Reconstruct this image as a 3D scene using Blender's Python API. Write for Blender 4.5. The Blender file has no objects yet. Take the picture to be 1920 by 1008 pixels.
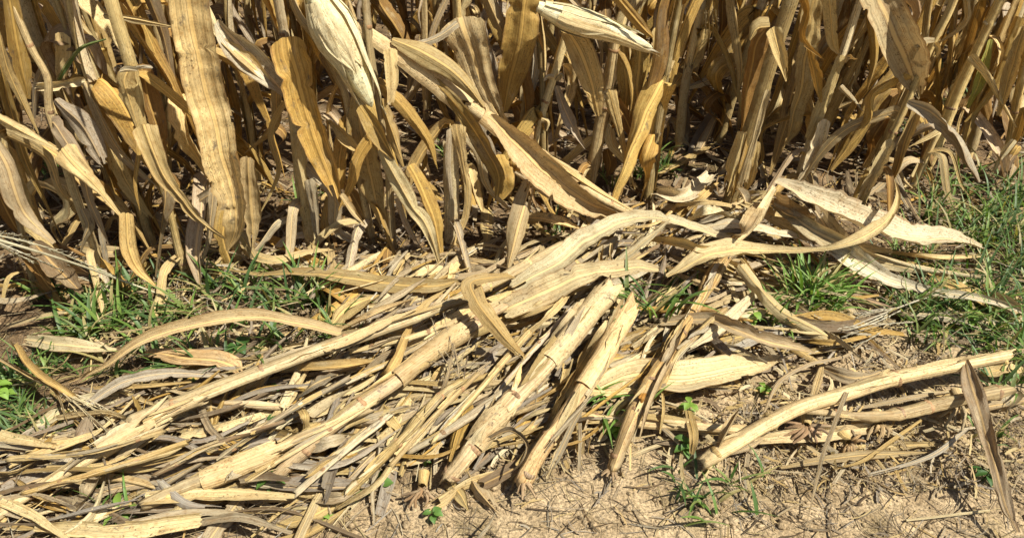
import bpy, math, random
import numpy as np
from mathutils import Vector, noise as mnoise

R = math.radians
scene = bpy.context.scene
col = scene.collection

# ------------------------------------------------------------------ camera, sky, sun, exposure
CAM_H, PITCH, FPX, PCX, PCY = 1.10, R(36.0), 870.0, 600.0, 297.5   # lens in units of the photo's 1200 px width
cam_d = bpy.data.cameras.new('camera')
cam = bpy.data.objects.new('camera', cam_d)
col.objects.link(cam)
cam.location = (0, 0, CAM_H)
cam.rotation_euler = (R(90) - PITCH, 0, 0)
cam_d.sensor_fit = 'HORIZONTAL'
cam_d.sensor_width = 36.0
cam_d.lens = 36.0 * FPX / 1200.0
cam_d.clip_start = 0.05
cam_d.clip_end = 2000
scene.camera = cam

SUN_EL, SUN_AZ = R(56), R(122)          # azimuth measured clockwise from +Y (the view direction)
tosun = Vector((math.sin(SUN_AZ) * math.cos(SUN_EL), math.cos(SUN_AZ) * math.cos(SUN_EL), math.sin(SUN_EL)))
world = bpy.data.worlds.new('World')
scene.world = world
world.use_nodes = True
wn = world.node_tree
wn.nodes.clear()
sky = wn.nodes.new('ShaderNodeTexSky')
sky.sky_type = 'NISHITA'
sky.sun_disc = False
sky.sun_elevation = SUN_EL
sky.sun_rotation = SUN_AZ
bg = wn.nodes.new('ShaderNodeBackground')
bg.inputs[1].default_value = 0.05
wo = wn.nodes.new('ShaderNodeOutputWorld')
wn.links.new(sky.outputs[0], bg.inputs[0])
wn.links.new(bg.outputs[0], wo.inputs[0])
sun_d = bpy.data.lights.new('sun', 'SUN')
sun_d.energy = 5.0
sun_d.angle = R(0.5)
sun_d.color = (1.0, 0.945, 0.85)
sun = bpy.data.objects.new('sun', sun_d)
col.objects.link(sun)
sun.rotation_euler = (-tosun).to_track_quat('-Z', 'Y').to_euler()
scene.view_settings.view_transform = 'Standard'
scene.view_settings.look = 'None'
scene.view_settings.exposure = 0.78
scene.view_settings.gamma = 1.0
scene.view_settings.use_curve_mapping = False
scene.render.engine = 'CYCLES'
scene.cycles.max_bounces = 6
scene.cycles.diffuse_bounces = 2
scene.cycles.transmission_bounces = 4

# ------------------------------------------------------------------ geometry of the view: a pixel of the photo -> a place on the ground
cp, sp = math.cos(PITCH), math.sin(PITCH)
CAMP = np.array([0, 0, CAM_H])

def ray(px, py):
    a = (px - PCX) / FPX
    b = -(py - PCY) / FPX
    return np.array([a, cp + b * sp, -sp + b * cp])

def hgt(x, y):
    v = Vector((x * 2.2, y * 2.2, 3.1))
    h = 0.016 * mnoise.noise(v)
    h += 0.009 * mnoise.noise(Vector((x * 7.0, y * 7.0, 9.0)))
    h += 0.0045 * mnoise.noise(Vector((x * 23.0, y * 23.0, 1.0)))
    return h

def G(px, py, z=0.0):
    d = ray(px, py)
    g = 0.0
    for _ in range(3):
        t = (g + z - CAM_H) / d[2]
        P = CAMP + d * t
        g = hgt(P[0], P[1])
    P = CAMP + d * ((g + z - CAM_H) / d[2])
    return P

def VY(px, py, Y):
    d = ray(px, py)
    if d[1] < 0.05:
        return G(px, py, 0.01)
    P = CAMP + d * (Y / d[1])
    if P[2] < hgt(P[0], P[1]) + 0.006:
        P = G(px, py, 0.012)
    return P

def w2m(P, wpx):
    fwd = np.array([0, cp, -sp])
    return wpx * float(np.dot(P - CAMP, fwd)) / FPX

def spline(P, n):
    P = np.asarray(P, float)
    if len(P) == 1:
        return np.repeat(P, n, 0), np.linspace(0, 1, n)
    E = np.vstack([2 * P[0] - P[1], P, 2 * P[-1] - P[-2]])
    seg = np.linalg.norm(np.diff(P[:, :3], axis=0), axis=1) + 1e-6
    cum = np.concatenate([[0], np.cumsum(seg)])
    s = np.linspace(0, cum[-1], n)
    k = np.clip(np.searchsorted(cum, s, 'right') - 1, 0, len(P) - 2)
    t = ((s - cum[k]) / seg[k])[:, None]
    a, b, c, d = E[k], E[k + 1], E[k + 2], E[k + 3]
    out = 0.5 * ((2 * b) + (c - a) * t + (2 * a - 5 * b + 4 * c - d) * t * t + (3 * b - a - 3 * c + d) * t ** 3)
    return out, s

def plen(P):
    P = np.asarray(P, float)
    return float(np.linalg.norm(np.diff(P, axis=0), axis=1).sum())

def unit(v):
    return v / (np.linalg.norm(v, axis=-1, keepdims=True) + 1e-9)

def rough(x, rng, n=5, f0=3.0, f1=40.0):
    o = np.zeros_like(x)
    for _ in range(n):
        f = math.exp(rng.uniform(math.log(f0), math.log(f1)))
        o += np.sin(x * f + rng.uniform(0, 6.28)) * (f0 / f) ** 0.5
    return o / n ** 0.5

# ------------------------------------------------------------------ mesh helper
def make_mesh(name, V, F, UV=None, COL=None, smooth=True):
    V = np.asarray(V, np.float32)
    F = np.asarray(F, np.int32)
    me = bpy.data.meshes.new(name)
    k = F.shape[1]
    me.vertices.add(len(V))
    me.vertices.foreach_set('co', V.ravel())
    me.loops.add(F.size)
    me.loops.foreach_set('vertex_index', F.ravel())
    me.polygons.add(len(F))
    me.polygons.foreach_set('loop_start', np.arange(0, F.size, k, dtype=np.int32))
    if UV is not None:
        uvl = me.uv_layers.new(name='UVMap')
        uvl.data.foreach_set('uv', np.asarray(UV, np.float32)[F.ravel()].ravel())
    if COL is not None:
        ca = me.color_attributes.new('tone', 'FLOAT_COLOR', 'POINT')
        c4 = np.ones((len(V), 4), np.float32)
        c4[:, :3] = COL
        ca.data.foreach_set('color', c4.ravel())
    me.update(calc_edges=True)
    me.validate()
    if smooth:
        me.polygons.foreach_set('use_smooth', np.ones(len(me.polygons), bool))
    return me

def link(name, me, mat, parent=None, color=None):
    if mat and not me.materials:
        me.materials.append(mat)
    o = bpy.data.objects.new(name, me)
    col.objects.link(o)
    if parent:
        o.parent = parent
    if color is not None:
        o.color = (*color, 1)
    return o

def grid_faces(ny, nx, wrap=False, off=0):
    i = np.arange(ny - 1)[:, None]
    j = np.arange(nx if wrap else nx - 1)[None, :]
    a = i * nx + j
    b = i * nx + (j + 1) % nx
    return np.stack([a, b, b + nx, a + nx], -1).reshape(-1, 4) + off

def thing(name, loc, label, cat, group=None):
    o = bpy.data.objects.new(name, None)
    o.empty_display_size = 0.05
    col.objects.link(o)
    o.location = Vector(loc)
    tag(o, label, cat, group)
    return o

def tag(o, label, cat, group=None):
    o['label'] = label
    o['category'] = cat
    if group:
        o['group'] = group
    return o

# ------------------------------------------------------------------ materials
def nodes_of(name):
    m = bpy.data.materials.new(name)
    m.use_nodes = True
    nt = m.node_tree
    nt.nodes.clear()
    return m, nt

class NB:
    def __init__(s, nt):
        s.nt = nt
    def n(s, t, **kw):
        nd = s.nt.nodes.new(t)
        for k, v in kw.items():
            setattr(nd, k, v)
        return nd
    def l(s, a, b):
        s.nt.links.new(a, b)
    def val(s, a, sock):
        if isinstance(a, (int, float)):
            sock.default_value = a
        elif isinstance(a, tuple):
            sock.default_value = a if len(a) == len(sock.default_value) else (*a, 1)
        else:
            s.l(a, sock)
    def math(s, op, a, b=0.0, c=0.0, clamp=False):
        nd = s.n('ShaderNodeMath', operation=op, use_clamp=clamp)
        s.val(a, nd.inputs[0]); s.val(b, nd.inputs[1]); s.val(c, nd.inputs[2])
        return nd.outputs[0]
    def comb(s, x, y, z):
        nd = s.n('ShaderNodeCombineXYZ')
        s.val(x, nd.inputs[0]); s.val(y, nd.inputs[1]); s.val(z, nd.inputs[2])
        return nd.outputs[0]
    def noise(s, vec, scale, detail=3.0, rough=0.55, dist=0.0):
        nd = s.n('ShaderNodeTexNoise')
        s.l(vec, nd.inputs['Vector'])
        nd.inputs['Scale'].default_value = scale
        nd.inputs['Detail'].default_value = detail
        nd.inputs['Roughness'].default_value = rough
        nd.inputs['Distortion'].default_value = dist
        return nd.outputs['Fac']
    def ramp(s, f, lo, hi, a=0.0, b=1.0):
        nd = s.n('ShaderNodeMapRange')
        nd.clamp = True
        nd.interpolation_type = 'SMOOTHSTEP'
        s.val(f, nd.inputs[0])
        nd.inputs[1].default_value = lo; nd.inputs[2].default_value = hi
        nd.inputs[3].default_value = a; nd.inputs[4].default_value = b
        return nd.outputs[0]
    def mix(s, f, a, b, mode='MIX'):
        nd = s.n('ShaderNodeMix', data_type='RGBA', blend_type=mode)
        s.val(f, nd.inputs[0]); s.val(a, nd.inputs[6]); s.val(b, nd.inputs[7])
        return nd.outputs[2]
    def scale(s, c, f):
        nd = s.n('ShaderNodeVectorMath', operation='SCALE')
        s.l(c, nd.inputs[0]); s.val(f, nd.inputs[3])
        return nd.outputs[0]

def finish(b, colr, rough, bump, trans=0.0, tcol=None, spec=0.35):
    p = b.n('ShaderNodeBsdfPrincipled')
    b.val(colr, p.inputs['Base Color'])
    b.val(rough, p.inputs['Roughness'])
    p.inputs['Specular IOR Level'].default_value = spec
    if bump is not None:
        b.l(bump, p.inputs['Normal'])
    out = b.n('ShaderNodeOutputMaterial')
    if trans > 0:
        t = b.n('ShaderNodeBsdfTranslucent')
        b.val(tcol, t.inputs[0])
        if bump is not None:
            b.l(bump, t.inputs['Normal'])
        mx = b.n('ShaderNodeMixShader')
        mx.inputs[0].default_value = trans
        b.l(p.outputs[0], mx.inputs[1]); b.l(t.outputs[0], mx.inputs[2])
        b.l(mx.outputs[0], out.inputs[0])
    else:
        b.l(p.outputs[0], out.inputs[0])

def dry_material(name, midrib=True, trans=0.3, vein=90.0, use_attr=False, width=0.06, contrast=1.0, hairk=0.8):
    m, nt = nodes_of(name)
    b = NB(nt)
    if use_attr:
        at = b.n('ShaderNodeAttribute', attribute_name='tone')
        base = at.outputs['Color']
        geo = b.n('ShaderNodeObjectInfo')
    else:
        geo = b.n('ShaderNodeObjectInfo')
        base = geo.outputs['Color']
    rnd = b.math('MULTIPLY', geo.outputs['Random'], 61.0)
    uv = b.n('ShaderNodeUVMap', uv_map='UVMap')
    sep = b.n('ShaderNodeSeparateXYZ')
    b.l(uv.outputs[0], sep.inputs[0])
    u, v = sep.outputs[0], sep.outputs[1]
    streak = b.noise(b.comb(b.math('MULTIPLY', u, 24.0), b.math('MULTIPLY', v, 1.6), rnd), 1.0, 5.0, 0.62)
    fine = b.noise(b.comb(b.math('MULTIPLY', u, vein), b.math('MULTIPLY', v, 2.2), rnd), 1.0, 2.0, 0.5)
    blot = b.noise(b.comb(b.math('MULTIPLY', u, 2.2), b.math('MULTIPLY', v, 16.0), rnd), 1.0, 5.0, 0.6)
    k = 420.0
    spk = b.noise(b.comb(b.math('MULTIPLY', u, width * k), b.math('MULTIPLY', v, k * 0.45), rnd), 1.0, 3.0, 0.7)
    dens = b.noise(b.comb(b.math('MULTIPLY', u, 3.0), b.math('MULTIPLY', v, 9.0), b.math('ADD', rnd, 7.0)), 1.0, 2.0)
    r2 = b.math('FRACT', b.math('MULTIPLY', geo.outputs['Random'], 17.31))
    c = b.scale(base, b.math('SUBTRACT', 1.08, b.math('MULTIPLY', b.ramp(streak, 0.72, 0.30, 0.0, 0.5 * contrast), b.math('ADD', b.math('MULTIPLY', r2, 0.9), 0.15))))
    grey = b.noise(b.comb(b.math('MULTIPLY', u, 1.3), b.math('MULTIPLY', v, 7.0), b.math('ADD', rnd, 19.0)), 1.0, 3.0, 0.6)
    c = b.mix(b.math('MULTIPLY', b.ramp(grey, 0.50, 0.70, 0.0, 0.75), r2), c, b.mix(0.6, c, (0.33, 0.265, 0.17, 1)))
    c = b.scale(c, b.ramp(fine, 0.30, 0.70, 0.74, 1.14))
    hair = b.noise(b.comb(b.math('MULTIPLY', u, vein * 0.6), b.math('MULTIPLY', v, 9.0), b.math('ADD', rnd, 31.0)), 1.0, 3.0, 0.7)
    c = b.mix(b.math('MULTIPLY', b.ramp(hair, 0.60, 0.68, 0.0, 0.75 * hairk), b.ramp(blot, 0.35, 0.6, 0.35, 1.0)), c, b.mix(1.0, c, (0.42, 0.30, 0.19, 1), 'MULTIPLY'))
    mott = b.noise(b.comb(b.math('MULTIPLY', u, width * 170.0), b.math('MULTIPLY', v, 75.0), b.math('ADD', rnd, 3.0)), 1.0, 4.0, 0.7)
    c = b.mix(b.ramp(mott, 0.47, 0.70, 0.0, 0.55), c, b.mix(1.0, c, (0.62, 0.45, 0.27, 1), 'MULTIPLY'))
    c = b.mix(b.ramp(blot, 0.50, 0.78, 0.0, 0.62), c, b.mix(0.75, c, (0.26, 0.135, 0.035, 1)))
    c = b.mix(b.ramp(blot, 0.46, 0.24, 0.0, 0.35), c, (0.76, 0.64, 0.37, 1))
    r3 = b.math('FRACT', b.math('MULTIPLY', geo.outputs['Random'], 43.7))
    mould = b.noise(b.comb(b.math('MULTIPLY', u, 2.5), b.math('MULTIPLY', v, 26.0), b.math('ADD', rnd, 11.0)), 1.0, 5.0, 0.75)
    c = b.mix(b.math('MULTIPLY', b.ramp(mould, 0.56, 0.70, 0.0, 0.8), b.ramp(r3, 0.35, 0.9, 0.0, 1.0)), c, (0.115, 0.092, 0.068, 1))
    spf = b.math('MULTIPLY', b.ramp(spk, 0.555, 0.64, 0.0, 1.0), b.ramp(dens, 0.36, 0.64, 0.12, 0.85))
    c = b.mix(spf, c, (0.105, 0.062, 0.026, 1))
    if midrib:
        au = b.math('ABSOLUTE', b.math('SUBTRACT', u, 0.5))
        mr = b.ramp(au, 0.030, 0.062, 0.85, 0.0)
        c = b.mix(mr, c, b.mix(0.45, b.scale(base, 1.2), (0.74, 0.47, 0.13, 1)))
        rs = b.ramp(b.math('ABSOLUTE', b.math('SUBTRACT', au, 0.068)), 0.004, 0.014, 0.55, 0.0)
        c = b.mix(rs, c, (0.20, 0.105, 0.03, 1))
        edge = b.ramp(b.math('ADD', au, b.math('MULTIPLY', blot, 0.09)), 0.485, 0.535, 0.0, 0.55)
        c = b.mix(edge, c, (0.23, 0.125, 0.045, 1))
    h = b.math('ADD', b.math('MULTIPLY', fine, 0.7), b.math('MULTIPLY', streak, 0.9))
    h = b.math('ADD', h, b.math('MULTIPLY', b.noise(b.comb(b.math('MULTIPLY', u, 5.0), b.math('MULTIPLY', v, 70.0), rnd), 1.0, 2.0), 0.8))
    bp = b.n('ShaderNodeBump')
    bp.inputs['Strength'].default_value = 0.7
    bp.inputs['Distance'].default_value = 0.0025
    b.l(h, bp.inputs['Height'])
    tc = b.mix(0.65, c, b.mix(1.0, c, (1.0, 0.70, 0.36, 1), 'MULTIPLY'))
    finish(b, c, b.ramp(streak, 0.3, 0.7, 0.72, 0.5), bp.outputs[0], trans, tc, 0.28)
    return m

M = {}
M['leaf'] = dry_material('dry_leaf', True, 0.19)
M['husk'] = dry_material('dry_husk', False, 0.16, vein=70.0, contrast=0.5, hairk=0.3)
M['stalk'] = dry_material('dry_stalk', False, 0.0, vein=34.0, width=0.09, contrast=1.6)
M['litter'] = dry_material('straw_litter', False, 0.15, vein=30.0, use_attr=True, width=0.02)

def grass_material(name, attr=True):
    m, nt = nodes_of(name)
    b = NB(nt)
    if attr:
        base = b.n('ShaderNodeAttribute', attribute_name='tone').outputs['Color']
    else:
        base = b.n('ShaderNodeObjectInfo').outputs['Color']
    uv = b.n('ShaderNodeUVMap', uv_map='UVMap')
    sep = b.n('ShaderNodeSeparateXYZ')
    b.l(uv.outputs[0], sep.inputs[0])
    st = b.noise(b.comb(b.math('MULTIPLY', sep.outputs[0], 9.0), b.math('MULTIPLY', sep.outputs[1], 14.0), 0.0), 1.0, 3.0)
    c = b.scale(base, b.ramp(st, 0.3, 0.7, 0.75, 1.2))
    bp = b.n('ShaderNodeBump')
    bp.inputs['Strength'].default_value = 0.3
    bp.inputs['Distance'].default_value = 0.001
    b.l(st, bp.inputs['Height'])
    tc = b.mix(1.0, c, (0.95, 1.0, 0.35, 1), 'MULTIPLY')
    finish(b, c, 0.45, bp.outputs[0], 0.38, tc, 0.4)
    return m
M['grass'] = grass_material('grass_blade')
M['weed'] = grass_material('weed_leaf', False)

def soil_material(name, clod=False):
    m, nt = nodes_of(name)
    b = NB(nt)
    tcn = b.n('ShaderNodeTexCoord')
    P = tcn.outputs['Object']
    big = b.noise(P, 2.3, 4.0, 0.6)
    mid = b.noise(P, 14.0, 5.0, 0.62)
    fine = b.noise(P, 210.0, 5.0, 0.75)
    grit = b.noise(P, 700.0, 2.0, 0.6)
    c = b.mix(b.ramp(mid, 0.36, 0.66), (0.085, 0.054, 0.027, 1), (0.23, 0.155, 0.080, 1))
    sp_ = b.n('ShaderNodeSeparateXYZ')
    b.l(P, sp_.inputs[0])
    # paler sand colour towards the front right, darker soil colour behind, edge broken by noise
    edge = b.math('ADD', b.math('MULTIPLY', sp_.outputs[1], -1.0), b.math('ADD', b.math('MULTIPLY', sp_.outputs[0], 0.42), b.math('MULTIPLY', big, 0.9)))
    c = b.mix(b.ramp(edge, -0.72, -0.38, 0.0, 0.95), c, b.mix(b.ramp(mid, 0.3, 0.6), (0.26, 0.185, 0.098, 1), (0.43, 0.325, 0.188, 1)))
    c = b.mix(b.ramp(b.noise(P, 9.0, 4.0), 0.52, 0.68, 0.0, 0.5), c, (0.105, 0.082, 0.028, 1))
    c = b.scale(c, b.ramp(fine, 0.32, 0.68, 0.35, 1.45))
    c = b.mix(b.ramp(grit, 0.62, 0.70, 0.0, 0.8), c, (0.50, 0.40, 0.26, 1))
    c = b.mix(b.ramp(grit, 0.38, 0.30, 0.0, 0.7), c, (0.055, 0.036, 0.020, 1))
    h = b.math('ADD', b.math('MULTIPLY', mid, 0.7), b.math('ADD', b.math('MULTIPLY', fine, 1.0), b.math('MULTIPLY', grit, 0.35)))
    bp = b.n('ShaderNodeBump')
    bp.inputs['Strength'].default_value = 0.6
    bp.inputs['Distance'].default_value = 0.0035
    b.l(h, bp.inputs['Height'])
    finish(b, c, 0.95, bp.outputs[0], spec=0.12)
    return m
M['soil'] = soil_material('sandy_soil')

TONE = dict(pale=(0.77, 0.60, 0.285), gold=(0.58, 0.375, 0.10), brown=(0.32, 0.185, 0.055), grey=(0.53, 0.43, 0.26),
            husk=(0.86, 0.79, 0.55), tan=(0.65, 0.475, 0.19), cream=(0.83, 0.69, 0.385), dull=(0.24, 0.175, 0.10), culm=(0.68, 0.515, 0.26), rot=(0.12, 0.085, 0.048), white=(0.80, 0.735, 0.56), ash=(0.40, 0.34, 0.25))
crng = random.Random(77)

def tone(t):
    c = TONE[t] if isinstance(t, str) else t
    k = crng.uniform(0.78, 1.1)
    w = crng.uniform(-0.05, 0.05)
    q = crng.random() if isinstance(t, str) and t not in ('culm', 'gold') else 1.0
    if q < 0.16:
        c = tuple(a * 0.7 + g * 0.3 for a, g in zip(c, (0.46, 0.40, 0.30)))
    elif q < 0.24:
        c = tuple(a * 0.55 + g * 0.45 for a, g in zip(c, (0.82, 0.75, 0.58)))
    elif q < 0.31:
        c = tuple(a * 0.62 for a in c)
    return (min(c[0] * k * (1 + w), 0.9), min(c[1] * k, 0.85), c[2] * k * (1 - 1.5 * w))

# ------------------------------------------------------------------ leaf blades
def blade(P, W, up, seed, fold=None, wave=None, twist=0.0, tilt=0.0, tear=True, nx=15, step=0.0065, end=(1, 1), shred=None, crump=None, curl=None):
    """a curved corn blade: P control points (m), W widths (m), up = the way its face looks at each control point"""
    rng = random.Random(seed)
    P = np.asarray(P, float)
    L = plen(P)
    ny = int(min(90, max(7, L / step)))
    D = np.hstack([P, np.asarray(W, float)[:, None], np.asarray(up, float)])
    Q, s = spline(D, ny)
    C, w, N0 = Q[:, :3], np.maximum(Q[:, 3], 0.0012), unit(Q[:, 4:7])
    T = unit(np.gradient(C, axis=0))
    S = unit(np.cross(T, N0))
    N = unit(np.cross(S, T))
    t = s / max(L, 1e-6)
    ang = tilt + twist * (t - 0.5)
    ca, sa = np.cos(ang)[:, None], np.sin(ang)[:, None]
    S, N = S * ca + N * sa, N * ca - S * sa
    if crump is None:
        crump = rng.uniform(0.25, 0.9)
    wm = float(np.mean(w))
    C = C + N * (rough(s, rng, 4, 12, 90) * min(0.006, wm * 0.10) * crump)[:, None] + S * (rough(s, rng, 3, 12, 70) * min(0.004, wm * 0.07))[:, None]
    pinch = np.zeros_like(s)
    for _ in range(rng.choice([0, 0, 1, 1 + int(L * 2)])):
        pinch += np.exp(-((s - rng.uniform(0.08, 0.95) * L) / rng.uniform(0.006, 0.02)) ** 2) * rng.uniform(0.3, 1.0)
    w = w * (1 - 0.12 * np.minimum(pinch, 1))
    if fold is None:
        fold = rng.choice([-1, 1]) * rng.uniform(0.15, 0.6)
    if wave is None:
        wave = rng.uniform(0.03, 0.10)
    x = np.linspace(-1, 1, nx)[None, :]
    wl = w * (1 + 0.05 * rough(s, rng, 5, 25, 420))
    wr = w * (1 + 0.05 * rough(s, rng, 5, 25, 420))
    if w.mean() > 0.012:
        k0 = rng.uniform(220, 380)
        fr = np.clip(rough(s, rng, 2, 8, 30), 0, 1) * 0.09
        wl = wl * (1 + fr * rough(s, rng, 4, 120, 500)); wr = wr * (1 + fr * rough(s, rng, 4, 120, 500))
    if tear:
        for _ in range(rng.randint(0, 2 + int(L * 8))):
            g = np.exp(-((s - rng.uniform(0.05, 1) * L) / rng.uniform(0.002, 0.009)) ** 2) * rng.uniform(0.1, 0.45)
            if rng.random() < 0.5:
                wl = wl * (1 - g)
            else:
                wr = wr * (1 - g)
    half = np.where(x < 0, wl[:, None], wr[:, None]) * 0.5
    f = (fold * (1 + 0.35 * rough(s, rng, 3, 6, 25)) + 0.45 * np.minimum(pinch, 1) * (1 if fold >= 0 else -1))[:, None]
    a = np.abs(x)
    kap = rng.choice([-1, 1]) * (rng.uniform(0.1, 1.5) if curl is None else curl) * (0.45 + 0.9 * t) * (1 + 0.35 * rough(s, rng, 2, 5, 18))
    kap = np.where(np.abs(kap) < 0.05, 0.05, kap)[:, None]
    arc, sag = np.sin(kap * x) / kap, (1 - np.cos(kap * x)) / kap
    lat = half * arc * np.cos(f)
    dep = a * half * np.sin(f) + half * sag
    dep = dep + np.exp(-(x / 0.13) ** 2) * np.minimum(half * 0.16, 0.0028)                                       # raised midrib
    freq = rng.uniform(35, 75)
    e1 = rough(s, rng, 6, 14, 190) * np.clip(0.9 + 1.1 * rough(s, rng, 2, 4, 14), 0.1, 2.2)
    e2 = rough(s, rng, 6, 14, 190) * np.clip(0.9 + 1.1 * rough(s, rng, 2, 4, 14), 0.1, 2.2)
    dep = dep + np.where(x < 0, e1[:, None], e2[:, None]) * (a ** 1.7) * half * wave
    ph = rng.uniform(0, 6)
    dep = dep + np.minimum(half * 0.035, 0.0016) * np.sin(x * rng.uniform(7, 13) + ph + 0.8 * np.sin(s * 21)[:, None])   # lengthwise furrows
    for _ in range(rng.randint(1, 3)):                                                                               # sharp lengthwise creases
        xc = rng.uniform(-0.8, 0.8) + 0.15 * rough(s, rng, 2, 5, 20)[:, None]
        env = np.clip(0.4 + 0.9 * rough(s, rng, 2, 5, 22), 0, 1.2)[:, None]
        dep = dep + np.abs(x - xc) * half * rng.choice([-1, 1]) * rng.uniform(0.12, 0.42) * env
    for _ in range(6):                                                                                               # crumpling
        kx, ky = rng.gauss(0, 2.6), rng.uniform(30, 190)
        dep = dep + np.minimum(half * 0.10, 0.0030) * crump * (0.35 + 0.65 * a) * np.sin(x * kx + (s * ky)[:, None] + rng.uniform(0, 6.28)) * (60.0 / (60.0 + ky))
    if rng.random() < 0.45:                                                                                          # one edge rolled over
        sd = rng.choice([-1, 1])
        q = np.clip(x * sd - 0.45, 0, 1) * rng.uniform(0.8, 1.7)
        env = np.clip(0.5 + 0.8 * rough(s, rng, 2, 5, 15), 0, 1)[:, None]
        lat = lat - sd * half * q * 0.55 * env
        dep = dep + half * q * 0.75 * env * rng.choice([-1, 1])
    V = C[:, None, :] + S[:, None, :] * lat[..., None] + N[:, None, :] * dep[..., None]
    for k, e in enumerate(end):                                                                                      # torn ends
        if e and w[0 if k == 0 else -1] > 0.008:
            jag = np.array([rng.uniform(-1, 1) for _ in range(nx)])
            jag = jag * rng.uniform(0.06, 0.28) * w[0 if k == 0 else -1]
            idx = 0 if k == 0 else -1
            V[idx] += T[idx][None, :] * jag[:, None]
    if not end[0]:
        for r_ in range(min(4, ny)):
            V[r_] -= T[r_][None, :] * ((1 - x[0] ** 2) * 0.16 * w[r_] * (1 - r_ / 4) + np.array([rng.uniform(-.03, .03) for _ in range(nx)]) * w[r_] * (r_ == 0))[:, None] - N[r_][None, :] * (-0.10 * w[r_] * (1 - r_ / 4) ** 2)
    UV = np.stack([np.repeat((x + 1) / 2, ny, 0), np.repeat(s[:, None], nx, 1)], -1)
    F = grid_faces(ny, nx)
    if shred is None:
        shred = (0.35, 0.35)
    if tear and wm > 0.010 and nx >= 9:                                                                              # ends split along the veins, slits and bites
        keep = np.ones((ny - 1, nx - 1), bool)
        for idx in (0, 1):
            if rng.random() < shred[idx]:
                run = 0
                for j in range(nx - 1):
                    if run <= 0:
                        run = rng.randint(1, 3)
                        cut = int(rng.random() ** 2.2 * min(ny * 0.3, 0.06 / step) * rng.choice([0.3, 1, 1]))
                    run -= 1
                    if cut > 0:
                        keep[:cut, j] &= (idx == 1)
                        if idx == 1:
                            keep[-cut:, j] = False
        for _ in range(rng.randint(0, 1 + ny // 30)):
            j = rng.choice([0, nx - 2]); i0 = rng.randint(0, max(1, ny - 4)); keep[i0:i0 + rng.randint(1, 3), j] = False
        if keep.sum() > 12:
            F = F.reshape(ny - 1, nx - 1, 4)[keep]
    return V.reshape(-1, 3), F, UV.reshape(-1, 2)

seedc = [1000]
def nseed():
    seedc[0] += 1
    return seedc[0]

def ups(P, lying, yaw=0.0):
    out = []
    for p in P:
        v = CAMP - np.asarray(p)
        v = v / np.linalg.norm(v)
        if lying:
            n = np.array([0, 0, 1.0]) * 0.75 + v * 0.45
        else:
            n = np.array([v[0] * math.cos(yaw) - v[1] * math.sin(yaw), v[0] * math.sin(yaw) + v[1] * math.cos(yaw), v[2] * 0.6])
        out.append(n / np.linalg.norm(n))
    return out

def add_leaf(parent, P, Wm, lying, tn, name='leaf', mat='leaf', org=None, seed=None, yaw=None, **kw):
    seed = seed or nseed()
    rng = random.Random(seed + 5)
    if yaw is None:
        yaw = rng.uniform(-0.55, 0.55)
    if lying:
        kw.setdefault('tilt', rng.uniform(-0.5, 0.5))
    kw.setdefault('twist', rng.gauss(0, 0.5))
    V, F, UV = blade(P, Wm, ups(P, lying, yaw), seed, **kw)
    o0 = np.asarray(org if org is not None else P[0])
    me = make_mesh(name, V - o0, F, UV)
    o = link(name, me, M[mat], parent, tone(tn))
    if parent is None:
        o.location = Vector(o0)
    return o

# ------------------------------------------------------------------ stalks
def frames(C):
    T = unit(np.gradient(C, axis=0))
    ref = np.array([0.3, -0.8, 0.52])
    A = unit(np.cross(T, ref))
    B = np.cross(T, A)
    return T, A, B

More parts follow.
